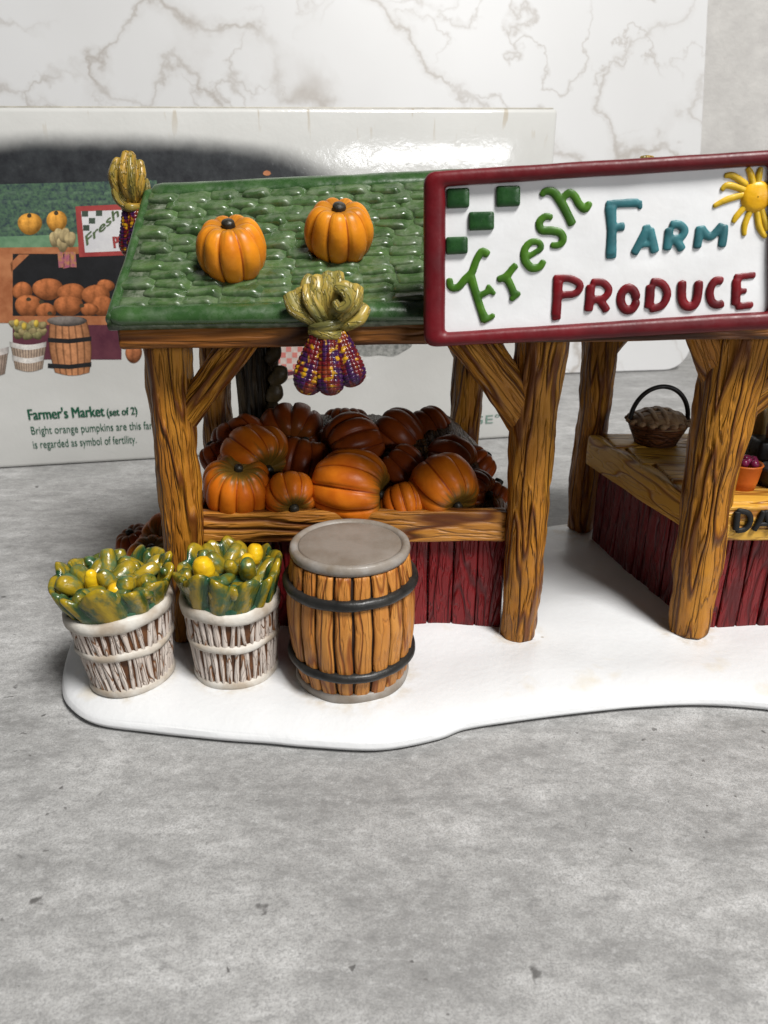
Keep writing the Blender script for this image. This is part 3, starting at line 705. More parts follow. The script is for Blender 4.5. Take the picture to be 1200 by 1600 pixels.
# roof: gable, eaves front and back, ridge rising slightly to the right
XL, XR = -10.35, 29.5
def ridge_z(x): return 20.72 + .044 * (x + 10.3)
def eave_z(x): return 16.10 + .012 * (x + 10.3)
def ridge_y(x): return 35.1 + .022 * (x + 10.3)
def eave_y(x): return 28.25 + .02 * (x + 10.3)
def roof_pt(x, s, h=0.0):
    """s 0 at the eave, 1 at the ridge; h above the roof plane; a slight ceramic sag"""
    e = np.array([x, eave_y(x), eave_z(x)]); r = np.array([x, ridge_y(x), ridge_z(x)])
    d = r - e; n = np.array([0, -d[2], d[1]]); n /= np.linalg.norm(n)
    sag = -.10 * math.sin(math.pi * s)
    return e + d * s + n * (h + sag)
roof = None
def build_roof():
    global roof
    nx, ns = 60, 24; X = np.linspace(XL, XR, nx); th = .62
    rows = []
    # closed cross-section: underside front eave -> outer eave -> ridge -> back eave -> underside
    for x in X:
        sec = []
        for s in np.linspace(0, 1, ns): sec.append(roof_pt(x, s))
        rz, ry = ridge_z(x), ridge_y(x)
        sec.append(np.array([x, ry + .35, rz + .02]))
        yb, zb = ry + 8.6, rz - 5.4
        for s in np.linspace(.1, 1, 8): sec.append(np.array([x, ry + .35 + (yb - ry - .35) * s, rz + (zb - rz) * s]))
        sec.append(np.array([x, yb - .05, zb - .55])); sec.append(np.array([x, ry, rz - .75]))
        e = roof_pt(x, 0); sec.append(e + np.array([0, .35, -.42])); sec.append(e + np.array([0, .05, -.36])); sec.append(e + np.array([0, -.06, -.2]))
        rows.append(np.array(sec))
    nsec = len(rows[0]); V = np.concatenate(rows)
    V[:, 2] += .05 * noise(V * .35); V[:, 1] += .03 * noise(V * .5 + 9)
    F = gridF(nsec, nx) + [tuple(range(nsec))[::-1], tuple((nx - 1) * nsec + i for i in range(nsec))]
    roof = obj('roof', V - OS, F, M['shingle_bed'], stall)
    # rounded green edges: eave roll, ridge cap, rake rolls
    def roll(name, path, w, t, up, m, nv=90, rough=.04, seed=0):
        Vv, F, G = sweep(np.array(path) - OS, w, t, up, 18, nv, rough=rough, seed=seed)
        obj(name, Vv, F, m, roof, gc=G)
    roll('eave_edge', [roof_pt(x, .035, -.02) for x in np.linspace(XL - .05, XR + .05, 9)], [.46, .46], [.30, .30], (0, -.57, .82), M['roof_trim'], seed=3)
    roll('ridge_cap', [roof_pt(x, .985, .0) + np.array([0, .12, -.02]) for x in np.linspace(XL + .1, XR, 9)], [.52, .5], [.26, .26], (0, -.45, .9), M['roof_trim'], seed=4)
    roll('rake_edge', [roof_pt(XL + .1, s, -.14) for s in np.linspace(0, 1, 5)], [.22, .22], [.30, .30], (0, -.57, .82), M['roof_trim'], seed=5)
    roll('rake_edge', [roof_pt(XR - .1, s, -.14) for s in np.linspace(0, 1, 5)], [.22, .22], [.30, .30], (0, -.57, .82), M['roof_trim'], seed=6)
    # wooden fascia beam below the eave, and gable boards
    def beam(name, p0, p1, w, t, seed, up=(0, 0, 1)):
        p0, p1 = np.array(p0, float), np.array(p1, float)
        path = [p0 + (p1 - p0) * s for s in np.linspace(0, 1, 5)]
        P = smooth_path(path, 90); nv = len(P)
        Ln = np.linalg.norm(p1 - p0)
        Vb, Fb, Gb = rbox(Ln, t, w, .14, 70, 2, 3, 'x', rough=.05, seed=seed)
        dx = (p1 - p0) / Ln; side = np.cross(np.array(up, float), dx); side /= np.linalg.norm(side); upv = np.cross(dx, side)
        Vw = (p0 + p1) / 2 + Vb[:, :1] * dx + Vb[:, 1:2] * side + Vb[:, 2:3] * upv
        obj(name, Vw - OS, Fb, M['beam'], stall, gc=Gb)
    beam('eave_beam', (XL + .25, 28.78, 15.48), (XR - .3, 29.55, 15.98), 1.0, .75, 5)
    beam('eave_beam', (XL + .25, 43.1, 15.2), (XR - .3, 43.8, 16.2), .9, .7, 6)
    beam('gable_beam', (XL + .55, 29.0, 15.5), (XL + .55, 43.0, 15.4), .8, .6, 7)
    beam('ridge_beam', (XL + .55, 35.1, 19.9), (XR - .3, 36, 21.6), .7, .6, 8)
build_roof()
# shingles: overlapping tongues, thick and glossy at their right end
def shingle_mesh(seed, Ls, w):
    A = np.array([-1, -.93, -.8, -.55, -.25, .05, .3, .48, .60, .70, .80, .89, .95, 1.0]); B = np.array([-1, -.97, -.88, -.74, -.5, -.2, .15, .5, .8, 1.0])
    r = np.random.default_rng(seed); V = []
    bow = r.uniform(-.05, .05); hgt = r.uniform(.36, .52); round_l = r.uniform(.10, .22); sl = r.uniform(-.10, .16); fac = r.uniform(.40, .56)
    for b in B:
        for a in A:
            x = a * Ls / 2 + sl * b * .5; y = b * w / 2
            low = (1 - b) / 2
            y += low * (round_l * abs(a) ** 4 + bow * a)                # rounded lower corners
            lean = .38 + .62 * ((a + 1) / 2)                            # right end stands proud of the neighbour
            f = max(0, (a - fac) / (1 - fac)); endf = 1 - .55 * min(f, .85) / .85 - .45 * max(0, (f - .85) / .15)
            endl = 1 - max(0, (-a - .86) / .14) ** 2
            edge = math.sqrt(max(0, 1 - max(0, (-b - .62) / .38) ** 2.2))   # rolled lower edge
            h = (.06 + hgt * (.25 + .75 * low)) * lean * endf * endl * edge - .10 * min(1, f * 1.4) * low
            V.append((x, y, h - .06))
    V = np.array(V); V[:, 2] += .03 * noise(V * 1.7 + seed * 2.7)
    return V, gridF(len(A), len(B), False)
SV = [shingle_mesh(k, 1.38 + .14 * (k % 4), .82 + .06 * (k % 3)) for k in range(8)]
def build_shingles():
    rows = 13; first = {}; k = 0; restV, restF = [], []
    for j in range(rows):
        s = .090 + (j + .35) * (.955 - .090) / rows
        x = XL + .30 + (.8 if j % 2 else 0) + random.uniform(-.25, .25)
        while x < XR - 1.0:
            step = random.uniform(1.16, 1.52); v = random.randrange(8)
            p = roof_pt(x + .7, s + random.uniform(-.010, .010), .02) - OS
            e = roof_pt(x + .7, s + .02) - roof_pt(x + .7, s - .02); ang = math.atan2(e[2], e[1])
            q = Quaternion((1, 0, 0), ang) @ Quaternion((0, 0, 1), R(random.uniform(-8, 3)))
            sc = (random.uniform(.88, 1.10), random.uniform(.9, 1.12), random.uniform(.7, 1.2))
            if x < 14.5 and k < 290:
                if v not in first:
                    o = obj('shingle', SV[v][0], SV[v][1], M['shingle'], roof, loc=p, quat=q); first[v] = o
                else: o = inst(first[v], roof, p, quat=q)
                o.scale = sc
            else:
                Mq = np.array(q.to_matrix()); restF += [tuple(i + len(restV) for i in f) for f in SV[v][1]]; restV += ((SV[v][0] * np.array(sc)) @ Mq.T + p).tolist()
            x += step; k += x < 14.5
    o = obj('shingle_field', restV, restF, M['shingle'], roof); o['kind'] = 'stuff'
build_shingles()

# ------------------------------------------------------------------ pumpkins
def pumpkin(name, label, c, r, axis, squash=.82, ribs=10, m='pumpkin', spin=0.0, group=None, depth=.15, stem=.3, stem_h=.35):
    q = qz(axis); t = thing(name, label, 'pumpkin', c, quat=q, group=group)
    nu, nv = ribs * 10, 34; th = np.linspace(0, 2 * math.pi, nu, endpoint=False) + spin
    sd = int(abs(c[0] * 13 + c[1] * 7 + c[2] * 3)) + 1
    rr = np.random.default_rng(sd); jit = rr.uniform(-.25, .25, ribs)
    V, G = [], []
    ph = (th - spin) * ribs / 2 / math.pi
    cell = np.floor(ph).astype(int) % ribs; f = ph - np.floor(ph)
    lob = np.sin(math.pi * f); lobr = lob ** .40
    amp = 1 + .05 * rr.uniform(-1, 1, ribs)[cell]
    for j in range(nv):
        a = math.pi * (j + .02) / (nv - 1 + .04)
        pr = math.sin(a) ** .82; pz = math.cos(a)
        dent = .26 * math.exp(-(a / .38) ** 2) + .16 * math.exp(-((math.pi - a) / .4) ** 2) * -1
        rad = r * pr * (1 - depth * (1 - lobr) * (math.sin(a) ** .35)) * (1 + (amp - 1) * math.sin(a))
        z = r * squash * (pz - dent) + r * .05 * lob * (math.sin(2 * a) if a < math.pi / 2 else 0)
        V.append(np.stack([rad * np.cos(th), rad * np.sin(th), np.broadcast_to(z, rad.shape) if np.ndim(z) == 0 else z], 1))
        G.append(np.stack([lobr, np.full(nu, j / (nv - 1)), th], 1))
    V = np.concatenate(V); V += (noise(V * .9 + sd)[:, None] * .05 * r) * V / (np.linalg.norm(V, axis=1)[:, None] + 1e-6)
    F = gridF(nu, nv) + [tuple(range(nu))[::-1], tuple((nv - 1) * nu + i for i in range(nu))]
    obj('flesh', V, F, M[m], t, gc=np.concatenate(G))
    if stem:
        z0 = r * squash * .62; a0 = rr.uniform(0, 6.28)
        path = [(0, 0, z0), (0, 0, z0 + stem_h * .5), (.12 * math.cos(a0) * stem, .12 * math.sin(a0) * stem, z0 + stem_h + .12 * r)]
        Vs, Fs, Gs = sweep(path, [stem * 1.25, stem, stem * .92], [stem * 1.2, stem, stem * .9], (0, 1, 0), 14, 12, rough=.05, seed=sd)
        obj('stem', Vs, Fs, M['stem'], t, gc=Gs)
    return t
rs = lambda u, Y, px: px / CF * (Y * _c + 8 * _s)      # px -> units near depth Y
up = (0, -.45, .9)
pumpkin('roof_pumpkin', 'orange pumpkin lower on the roof, tinged green around its stem', (-5.92, 30.55, 18.42), 1.38, (0, -.38, .92), .90, 9, group='pumpkins on the roof', stem=.27, stem_h=.3, spin=.3)
pumpkin('roof_pumpkin', 'plain orange pumpkin on the roof directly above the hanging corn', (-1.80, 31.35, 19.08), 1.36, (.05, -.46, .89), .90, 9, group='pumpkins on the roof', stem=.27, stem_h=.28, spin=.9)

# ------------------------------------------------------------------ pumpkin bin
def plank_wall(t, org, p0, p1, z0, z1, n, thick, m='plank', seed=0):
    """upright planks between two ground points"""
    p0, p1 = np.array(p0, float), np.array(p1, float); d = p1 - p0; Ln = np.linalg.norm(d); ex = d / Ln; ny = np.array([-ex[1], ex[0]])
    cuts = np.linspace(0, Ln, n + 1); cuts[1:-1] += rng.uniform(-.18, .18, n - 1) * Ln / n * .6
    for k in range(n):
        w = cuts[k + 1] - cuts[k] - .05; cx = (cuts[k] + cuts[k + 1]) / 2
        Vb, F, G = rbox(w, thick, z1 - z0, .08, 4, 1, 14, 'z', rough=.06, seed=seed + k)
        Vw = np.concatenate([(p0 + np.outer(Vb[:, 0] + cx, ex) + np.outer(Vb[:, 1] + rng.uniform(-.03, .03), ny)), Vb[:, 2:3] + (z0 + z1) / 2], 1)
        obj('plank', Vw - org, F, M[m], t, gc=G)
def board(name, t, org, p0, p1, z0, z1, thick, m, seed=0, rough=.06):
    p0, p1 = np.array(p0, float), np.array(p1, float); d = p1 - p0; Ln = np.linalg.norm(d); ex = d / Ln; ny = np.array([-ex[1], ex[0]])
    Vb, F, G = rbox(Ln, thick, z1 - z0, .13, 40, 2, 4, 'x', rough=rough, seed=seed)
    Vw = np.concatenate([((p0 + p1) / 2 + np.outer(Vb[:, 0], ex) + np.outer(Vb[:, 1], ny)), Vb[:, 2:3] + (z0 + z1) / 2], 1)
    return obj(name, Vw - org, F, M[m], t, gc=G)
ob = np.array([-1.5, 36.5, 1.0])
binb = thing('pumpkin_bin', 'dark red plank bin with a brown wooden rail, heaped with pumpkins', 'bin', ob)
plank_wall(binb, ob, (-8.9, 31.55), (5.75, 31.7), .75, 5.95, 12, .35, seed=1)
plank_wall(binb, ob, (5.55, 31.6), (4.6, 42.0), .75, 5.9, 9, .35, seed=20)
plank_wall(binb, ob, (-8.8, 42.0), (-8.8, 31.6), .75, 5.9, 9, .35, seed=40)
board('rail', binb, ob, (-8.7, 31.15), (5.6, 31.3), 5.72, 7.22, .65, 'rail', 3)
board('rail', binb, ob, (5.62, 31.6), (4.65, 42.1), 5.72, 7.1, .55, 'rail', 4)
board('rail', binb, ob, (-8.75, 42.1), (-8.75, 31.6), 5.72, 7.1, .55, 'rail', 5)
V, F, G = rbox(13.6, 10, 4.9, .1); obj('inner_panel', V + np.array([-1.6, 36.8, 3.3]) - ob, F, M['plank'], binb, gc=G)
# straw bed (one uncountable mass)
def straw():
    nx, ny = 80, 60; X, Y = np.meshgrid(np.linspace(-8.5, 5.3, nx), np.linspace(31.7, 42, ny))
    t = (Y - 31.7) / 10.3; e = np.minimum(np.minimum(X + 8.5, 5.3 - X) / 2.2 + .15, 1)
    Z = 6.6 + 2.9 * np.sin(math.pi * np.clip(t, 0, 1) * .75) * np.clip(e, 0, 1) ** .6
    P = np.stack([X.ravel(), Y.ravel(), Z.ravel()], 1)
    P[:, 2] += .16 * fbm(np.stack([P[:, 0] * 2.4, P[:, 1] * .8, P[:, 2]], 1), 3)
    o = obj('straw_bed', P - ob, gridF(nx, ny, False), M['straw'], None, loc=ob, gc=P[:, [0, 2, 1]] * 1.4)
    tag(o, 'brown straw bed under the heaped pumpkins in the bin', 'straw', kind='stuff')
straw()
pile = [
    (765, 772, 34.2, 60, (.6, .2, .8), 'pumpkin_shaded', 'small dark pumpkin half sunk in straw against the middle post'),
    (745, 728, 36.8, 62, (.7, .3, .6), 'pumpkin_shaded', 'dim pumpkin low on the back right slope of the heap'),
  # u, v, Y, width px, axis, material, label
    (372, 762, 32.3, 108, (.15, -.35, .95), 'pumpkin_deep', 'big upright pumpkin at the left front corner of the bin, stem on top'),
    (455, 775, 32.0, 82, (.22, -.88, -.35), 'pumpkin_deep', 'small pumpkin at the bin front with black stem pointing down over the rail'),
    (547, 765, 32.5, 122, (.95, -.25, -.06), 'pumpkin_deep', 'long pumpkin lying on its side mid-front of the bin, stem pointing right'),
    (632, 786, 32.2, 74, (.2, -.5, -.6), 'pumpkin_deep', 'small low pumpkin wedged at the rail between two larger ones'),
    (692, 763, 32.6, 112, (.50, -.72, -.42), 'pumpkin_deep', 'pumpkin at the right front of the bin with an olive patch facing out'),
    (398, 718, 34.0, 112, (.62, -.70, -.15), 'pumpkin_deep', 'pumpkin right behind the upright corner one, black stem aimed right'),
    (458, 686, 37.2, 112, (.05, -.93, .05), 'pumpkin_shaded', 'tall dim pumpkin at the top of the heap with its stem facing out'),
    (376, 692, 36.2, 92, (-.5, .3, .8), 'pumpkin_shaded', 'dim pumpkin at the back left of the heap beside the post'),
    (470, 724, 35.0, 100, (.2, .3, .9), 'pumpkin_shaded', 'dark pumpkin filling the hollow behind the small stem-down pumpkin'),
    (552, 700, 35.4, 108, (-.75, -.35, -.1), 'pumpkin_shaded', 'ribbed pumpkin in the middle of the heap behind the long one'),
    (626, 735, 34.2, 84, (-.6, .2, .6), 'pumpkin_shaded', 'round pumpkin in mid-heap above the small wedged one'),
    (618, 688, 37.2, 100, (-.7, .3, .5), 'pumpkin_shaded', 'dim pumpkin at the back centre right of the heap'),
    (664, 678, 38.4, 88, (-.5, .4, .7), 'pumpkin_shaded', 'dark pumpkin standing highest at the back right of the heap'),
    (702, 726, 35.6, 92, (.85, -.45, -.15), 'pumpkin_shaded', 'pumpkin on the right slope with its stem over the straw'),
    (741, 766, 33.6, 66, (.8, -.5, -.1), 'pumpkin_shaded', 'small pumpkin at the far right end of the bin by the post'),
    (540, 672, 39.6, 80, (0, .4, .9), 'pumpkin_shaded', 'pumpkin barely showing behind the heap at the back middle'),
    (340, 715, 35.0, 56, (-.5, .3, .8), 'pumpkin_shaded', 'small dim pumpkin at the left edge of the heap behind the post'),
]
for k, (u, v, Y, w, ax, mm, lab) in enumerate(pile):
    c = aty(u, v, Y); dep = c[1] * _c - (c[2] - CH) * _s
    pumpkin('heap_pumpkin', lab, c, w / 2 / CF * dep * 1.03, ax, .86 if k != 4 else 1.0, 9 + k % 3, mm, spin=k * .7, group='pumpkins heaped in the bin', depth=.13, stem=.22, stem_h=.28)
for (u, v, Y, w, ax, mm, lab) in [
    (262, 842, 38.6, 88, (-.15, -.9, .25), 'pumpkin_deep', 'rust pumpkin outside the bin leaning at the left post, stem facing out'),
    (240, 876, 36.2, 84, (.1, -.3, .9), 'pumpkin_deep', 'low rust pumpkin on the snow just behind the left basket'),
    (213, 848, 39.4, 62, (-.3, -.2, .9), 'pumpkin_shaded', 'dark pumpkin furthest left behind the ground pumpkins')]:
    c = aty(u, v, Y); dep = c[1] * _c - (c[2] - CH) * _s
    pumpkin('ground_pumpkin', lab, c, w / 2 / CF * dep, ax, .84, 9, mm, group='pumpkins on the ground by the left post', depth=.13, stem=.22, stem_h=.25)

# ------------------------------------------------------------------ corn stalk shock at the back left
def shock():
    c = np.array([-7.25, 41.3, 1.0]); t = thing('corn_shock', 'dark bundle of dried corn stalks standing in the back left of the stall', 'corn stalks', c)
    for k in range(16):
        a = k * 2.4; rr = .95 * math.sqrt((k + .5) / 16)
        x, y = rr * math.cos(a), rr * math.sin(a) * .7
        path = [(x * 1.2, y * 1.2, 0), (x * .95, y, 6), (x * .9, y, 9), (x * 1.25 + random.uniform(-.2, .2), y * 1.2, 12 + random.uniform(0, 2))]
        Vv, F, G = sweep(path, [.30, .32, .34, .3], [.28, .3, .3, .2], (0, -1, 0), 10, 40, rough=.08, seed=k)
        obj('stalk', Vv, F, M['stalk'], t, gc=G)
    for (x, z, r) in ((1.25, 11.6, .42), (1.45, 10.4, .5), (1.15, 9.4, .5), (.95, 8.4, .45), (1.2, 12.6, .4), (-1.1, 11, .4)):
        Vv, F, G = sweep([(x * .6, -.4, z - .5), (x, -.5, z), (x * 1.08, -.5, z + .55)], [r * .7, r, r * .5], [r * .6, r * .8, r * .4], (0, -1, 0), 14, 14, rough=.08, seed=int(z * 3))
        obj('dry_leaf', Vv, F, M['stalk_ear'], t, gc=G)
shock()

# ------------------------------------------------------------------ hanging corn bunches
def cob(name, t, p0, p1, r, seed, quad=1.0):
    """Indian corn cob with raised kernels, from the tied end p0 to the rounded tip p1"""
    p0, p1 = np.array(p0, float), np.array(p1, float); Ln = np.linalg.norm(p1 - p0); ax = (p1 - p0) / Ln
    s1 = np.cross(ax, (0, 1, .01)); s1 /= np.linalg.norm(s1); s2 = np.cross(ax, s1)
    rows, rings = 15, 14; nu, nv = rows * 7, rings * 7
    th = np.linspace(0, 2 * math.pi, nu, endpoint=False); rr = np.random.default_rng(seed)
    rr_k = rr.random((rings + 1, rows))
    V, C = [], []
    for j in range(nv + 1):
        s = j / nv; tip = math.sqrt(max(0, 1 - max(0, (s - .74) / .26) ** 2)) * .98 + .02
        rad = r * (.62 + .42 * min(1, s / .62) ** .8) * tip
        fz = abs(math.sin(math.pi * rings * s)); fu = np.abs(np.sin(th * rows / 2))
        kb = np.clip(fz ** .7 * fu, 0, 1) ** .5
        R_ = rad * (.93 + .08 * kb) * (1 + .02 * np.sin(th * 3 + s * 9))
        V.append(p0 + ax * (s * Ln) + np.outer(np.cos(th) * R_, s1) + np.outer(np.sin(th) * R_, s2))
        jr = min(rings - 1, int(s * rings)); ir = (th / (2 * math.pi) * rows).astype(int) % rows
        q3 = np.stack([np.cos(th) * 1.3, np.sin(th) * 1.3, np.full(nu, s * 3.4)], 1) + seed * 1.7
        n1 = noise(q3) + .25 * noise(q3 * 4); n2 = noise(q3 * np.array([1.5, 1.5, 3.2]) + 31) + .30 * noise(q3 * 5 + 9)
        sm = lambda x, a, b: np.clip((x - a) / (b - a), 0, 1)[:, None]
        cc = np.array([.115, .009, .012]) + sm(n1, .02, .16) * (np.array([.040, .010, .055]) - np.array([.115, .009, .012]))
        cc = cc + sm(-n1, .26, .40) * (np.array([.20, .035, .012]) - cc)
        cc = cc + sm(n2, .30, .50) * (np.array([.50, .26, .010]) - cc)
        cc = cc * (.75 + .35 * rr_k[jr, ir])[:, None] * (.72 + .28 * kb)[:, None]
        C.append(cc)
    V = np.concatenate(V); C = np.concatenate(C)
    F = gridF(nu, nv + 1) + [tuple(range(nu)), tuple(nv * nu + i for i in range(nu))[::-1]]
    obj(name, V, F, M['cob'], t, colr=C)
def leaf(name, t, path, w, th, up, m, seed, groove=.5, rough=.07, nv=30):
    Vv, F, G = sweep(path, w, th, up, 22, nv, rough=rough, seed=seed, groove=groove)
    G = G + np.array([seed, 0, seed]) if m.startswith('green') else G + seed
    return obj(name, Vv, F, M[m], t, gc=G)
def corn_front():
    o = np.array([-2.05, 27.95, 15.95]); t = thing('corn_bunch', 'bunch of red and purple corn with tan husks hung at the front eave', 'corn bunch', o, group='corn bunches hung on the stall')
    # husks fanned upward over the roof edge (x, y, z)
    fan = [([(-.1, 0, 0), (-.55, -.2, .45), (-1.15, -.15, .95), (-1.45, .15, 1.45)], [.30, .50, .66, .50]),
           ([(-.08, -.2, .1), (-.42, -.5, .65), (-.72, -.5, 1.2), (-.85, -.1, 1.75)], [.26, .30, .30, .22]),
           ([(-.02, -.1, .1), (-.15, -.35, .8), (-.25, -.30, 1.5), (-.28, .1, 2.1)], [.3, .42, .50, .36]),
           ([(.05, .1, .1), (.12, .0, .9), (.22, .05, 1.6), (.22, .4, 2.2)], [.3, .42, .55, .44]),
           ([(.1, -.15, .1), (.45, -.4, .6), (.85, -.4, 1.15), (1.05, .0, 1.75)], [.3, .50, .66, .48]),
           ([(.2, 0, -.05), (.65, -.25, .25), (1.15, -.2, .55), (1.5, .1, .95)], [.30, .44, .56, .42]),
           ([(.2, 0, -.1), (.55, -.2, .05), (.95, -.15, .2), (1.3, .1, .35)], [.26, .32, .36, .26]),
           ([(-.2, .2, .1), (-.6, .3, .9), (-.7, .5, 1.6), (-.6, .8, 1.95)], [.4, .5, .5, .35])]
    for k, (p, w) in enumerate(fan): leaf('husk', t, np.array(p) * .86, [x * .88 for x in w], [x * .40 for x in w], (0, -1, .25), 'husk', k + 31, .70, .05)
    # a curled husk and the twisted tie
    leaf('husk', t, [(.30, -.62, 1.45), (.66, -.78, 1.3), (.75, -.8, .95), (.48, -.78, .75), (.30, -.7, 1.0)], [.16, .2, .22, .2, .14], [.14, .18, .18, .16, .12], (0, -1, 0), 'husk', 45, .2)
    for k, (dz, tw) in enumerate(((.0, .12), (-.22, -.10))):
        leaf('tie', t, [(-.68, -.1, dz - tw), (-.3, -.5, dz - tw * .4), (.15, -.55, dz + tw * .4), (.6, -.15, dz + tw)], [.19, .22, .22, .18], [.17, .2, .2, .16], (0, -1, 0), 'husk', 50 + k, .1)
    cob('cob', t, (-.26, -.12, -.2), (-.95, -.42, -2.5), .58, 3)
    cob('cob', t, (.0, -.28, -.25), (.04, -.60, -2.5), .56, 11)
    cob('cob', t, (.32, -.12, -.25), (.98, -.38, -2.2), .56, 8)
corn_front()
def corn_gable():
    o = np.array([-10.95, 35.0, 19.95]); t = thing('corn_bunch', 'corn bunch with olive husks sticking up at the left end of the roof ridge', 'corn bunch', o, group='corn bunches hung on the stall')
    fan = [([(0, 0, .2), (-.5, -.3, .8), (-.65, -.3, 1.5), (-.5, 0, 2.2)], [.35, .55, .6, .3]),
           ([(0, -.2, .2), (.0, -.6, .9), (.05, -.6, 1.6), (.15, -.1, 2.45)], [.35, .5, .55, .35]),
           ([(0, 0, .2), (.4, -.4, .8), (.6, -.3, 1.4), (.55, 0, 2.1)], [.35, .5, .5, .3]),
           ([(0, .1, .2), (.45, -.1, .4), (.75, 0, .9), (.65, .3, 1.3)], [.3, .4, .42, .28]),
           ([(0, -.1, .1), (-.45, -.4, .35), (-.65, -.35, .75), (-.5, -.1, 1.15)], [.3, .4, .4, .25]),
           ([(0, .2, .2), (-.2, .3, 1.0), (-.1, .4, 1.8), (0, .5, 2.3)], [.4, .5, .5, .3])]
    for k, (p, w) in enumerate(fan): leaf('husk', t, np.array(p) * np.array([.72, .8, .92]), [x * .72 for x in w], [x * .5 for x in w], (0, -1, .2), 'husk_dark', k + 61, .5)
    leaf('tie', t, [(-.4, -.1, .1), (0, -.45, .05), (.4, -.1, .1)], [.16, .2, .16], [.15, .18, .15], (0, -1, 0), 'husk_dark', 70, .1)
    cob('cob', t, (.1, -.15, .0), (.18, -.35, -2.0), .52, 21)
    cob('cob', t, (-.15, -.05, .0), (-.30, -.1, -2.1), .52, 25)
corn_gable()
def corn_ridge():
    o = np.array([11.6, 36.4, 21.15]); t = thing('corn_bunch', 'tip of a tan husk peeking over the top edge of the sign', 'corn bunch', o, group='corn bunches hung on the stall')
    for k, (x, z) in enumerate(((-.4, .75), (.1, 1.0), (.5, .9))): leaf('husk', t, [(x * .4, 0, -.6), (x * .8, -.1, .1), (x, 0, z)], [.3, .4, .3], [.2, .25, .15], (0, -1, 0), 'husk_dark', 80 + k)
corn_ridge()

# ------------------------------------------------------------------ barrel
def barrel():
    o = np.array([-1.4, 27.62, zs(-1.4, 27.4) - .05]); t = thing('barrel', 'brown wooden barrel with black hoops and grey lid in front of the bin', 'barrel', o)
    Hh = 6.15
    def rad(z):
        s = z / Hh; return 2.30 + .40 * math.sin(math.pi * min(1, max(0, (s * .94 + .02)))) + .06 * s
    V, F, G = lathe([(rad(z) - .17, z) for z in np.linspace(.1, Hh - .2, 16)], 64); obj('inner_wall', V, F, M['barrel_core'], t, gc=G)
    ns = 21
    for k in range(ns):
        a0 = 2 * math.pi * k / ns; da = 2 * math.pi / ns; gap = .017 + .010 * rng.random(); na, nz = 7, 40
        V, G = [], []
        rj = rng.uniform(-.03, .03); sk = rng.uniform(-.012, .012)
        for layer in (1, 0):
            for z in np.linspace(.15, Hh - .3, nz):
                for i in range(na):
                    q = i / (na - 1); e = min(q, 1 - q) * 2
                    a = a0 + gap + (da - 2 * gap) * q + sk * (z / Hh - .5) + .006 * math.sin(z * 3 + k)
                    r = rad(z) + rj - (0 if layer else .22) - (.07 * (1 - min(1, e * 3)) ** 2 if layer else 0)
                    V.append((r * math.cos(a), r * math.sin(a), z)); G.append(((q - .5) * rad(z) * da + k * 3.7, 0 if layer else 1, z + k * 1.3 + (q - .5) * .9 * (1 if k % 2 else -1)))
        m = na * nz; F = gridF(na, nz, False) + [tuple(m + i for i in f[::-1]) for f in gridF(na, nz, False)]
        for j in range(nz - 1):
            a, b = j * na, (j + 1) * na; F.append((a, b, b + m, a + m)); a, b = j * na + na - 1, (j + 1) * na + na - 1; F.append((b, a, a + m, b + m))
        for i in range(na - 1): F.append((i, i + m, i + 1 + m, i + 1)); q = (nz - 1) * na + i; F.append((q, q + 1, q + 1 + m, q + m))
        V = np.array(V); rr = np.linalg.norm(V[:, :2], axis=1); d = .03 * noise(V * 1.7 + k); V[:, :2] *= (1 + d / rr)[:, None]
        obj('stave', V, F, M['barrel'], t, gc=G)
    def hoop(z, w, m='hoop', out=.12, seed=0, name='hoop', tilt=0.0):
        n = 72; r = rad(z); pr = []
        for q in np.linspace(-math.pi / 2, math.pi / 2, 9): pr.append((math.cos(q) * out, math.sin(q) * w / 2))
        pr = [(-.18, -w / 2 * .9)] + pr + [(-.18, w / 2 * .9)]
        V = np.array([((r + dr) * math.cos(a), (r + dr) * math.sin(a), z + dz + tilt * math.cos(a)) for dr, dz in pr for a in np.linspace(0, 2 * math.pi, n, endpoint=False)])
        V[:, 2] += .035 * noise(V * .8 + seed * 7); V[:, :2] *= (1 + .02 * noise(V * .9 + seed * 5))[:, None]
        F = gridF(n, len(pr)); F += [((len(pr) - 1) * n + i, (len(pr) - 1) * n + (i + 1) % n, (i + 1) % n, i) for i in range(n)]
        obj(name, V, F, M[m], t)
    hoop(4.75, .46, seed=1, out=.20, tilt=.04); hoop(1.38, .42, seed=2, out=.20, tilt=.03)
    hoop(.20, .46, 'lid_rim', .12, 3, 'bottom_ring')
    # lid: raised rim around a flat disc with a thin groove
    V, F, G = lathe([(2.25, Hh - .35), (2.44, Hh - .25), (2.50, Hh - .08), (2.46, Hh + .10), (2.36, Hh + .17), (2.24, Hh + .16), (2.16, Hh + .10), (2.13, Hh + .03)], 72, .03, 2, caps=False); obj('lid_rim', V, F, M['lid_rim'], t, gc=G)
    V, F, G = lathe([(2.30, Hh - .2), (2.135, Hh - .02), (2.12, Hh + .075), (2.05, Hh + .10), (1.4, Hh + .105), (.7, Hh + .10), (.01, Hh + .10)], 72, .015, 5); obj('lid', V, F, M['lid'], t, gc=G)
barrel()

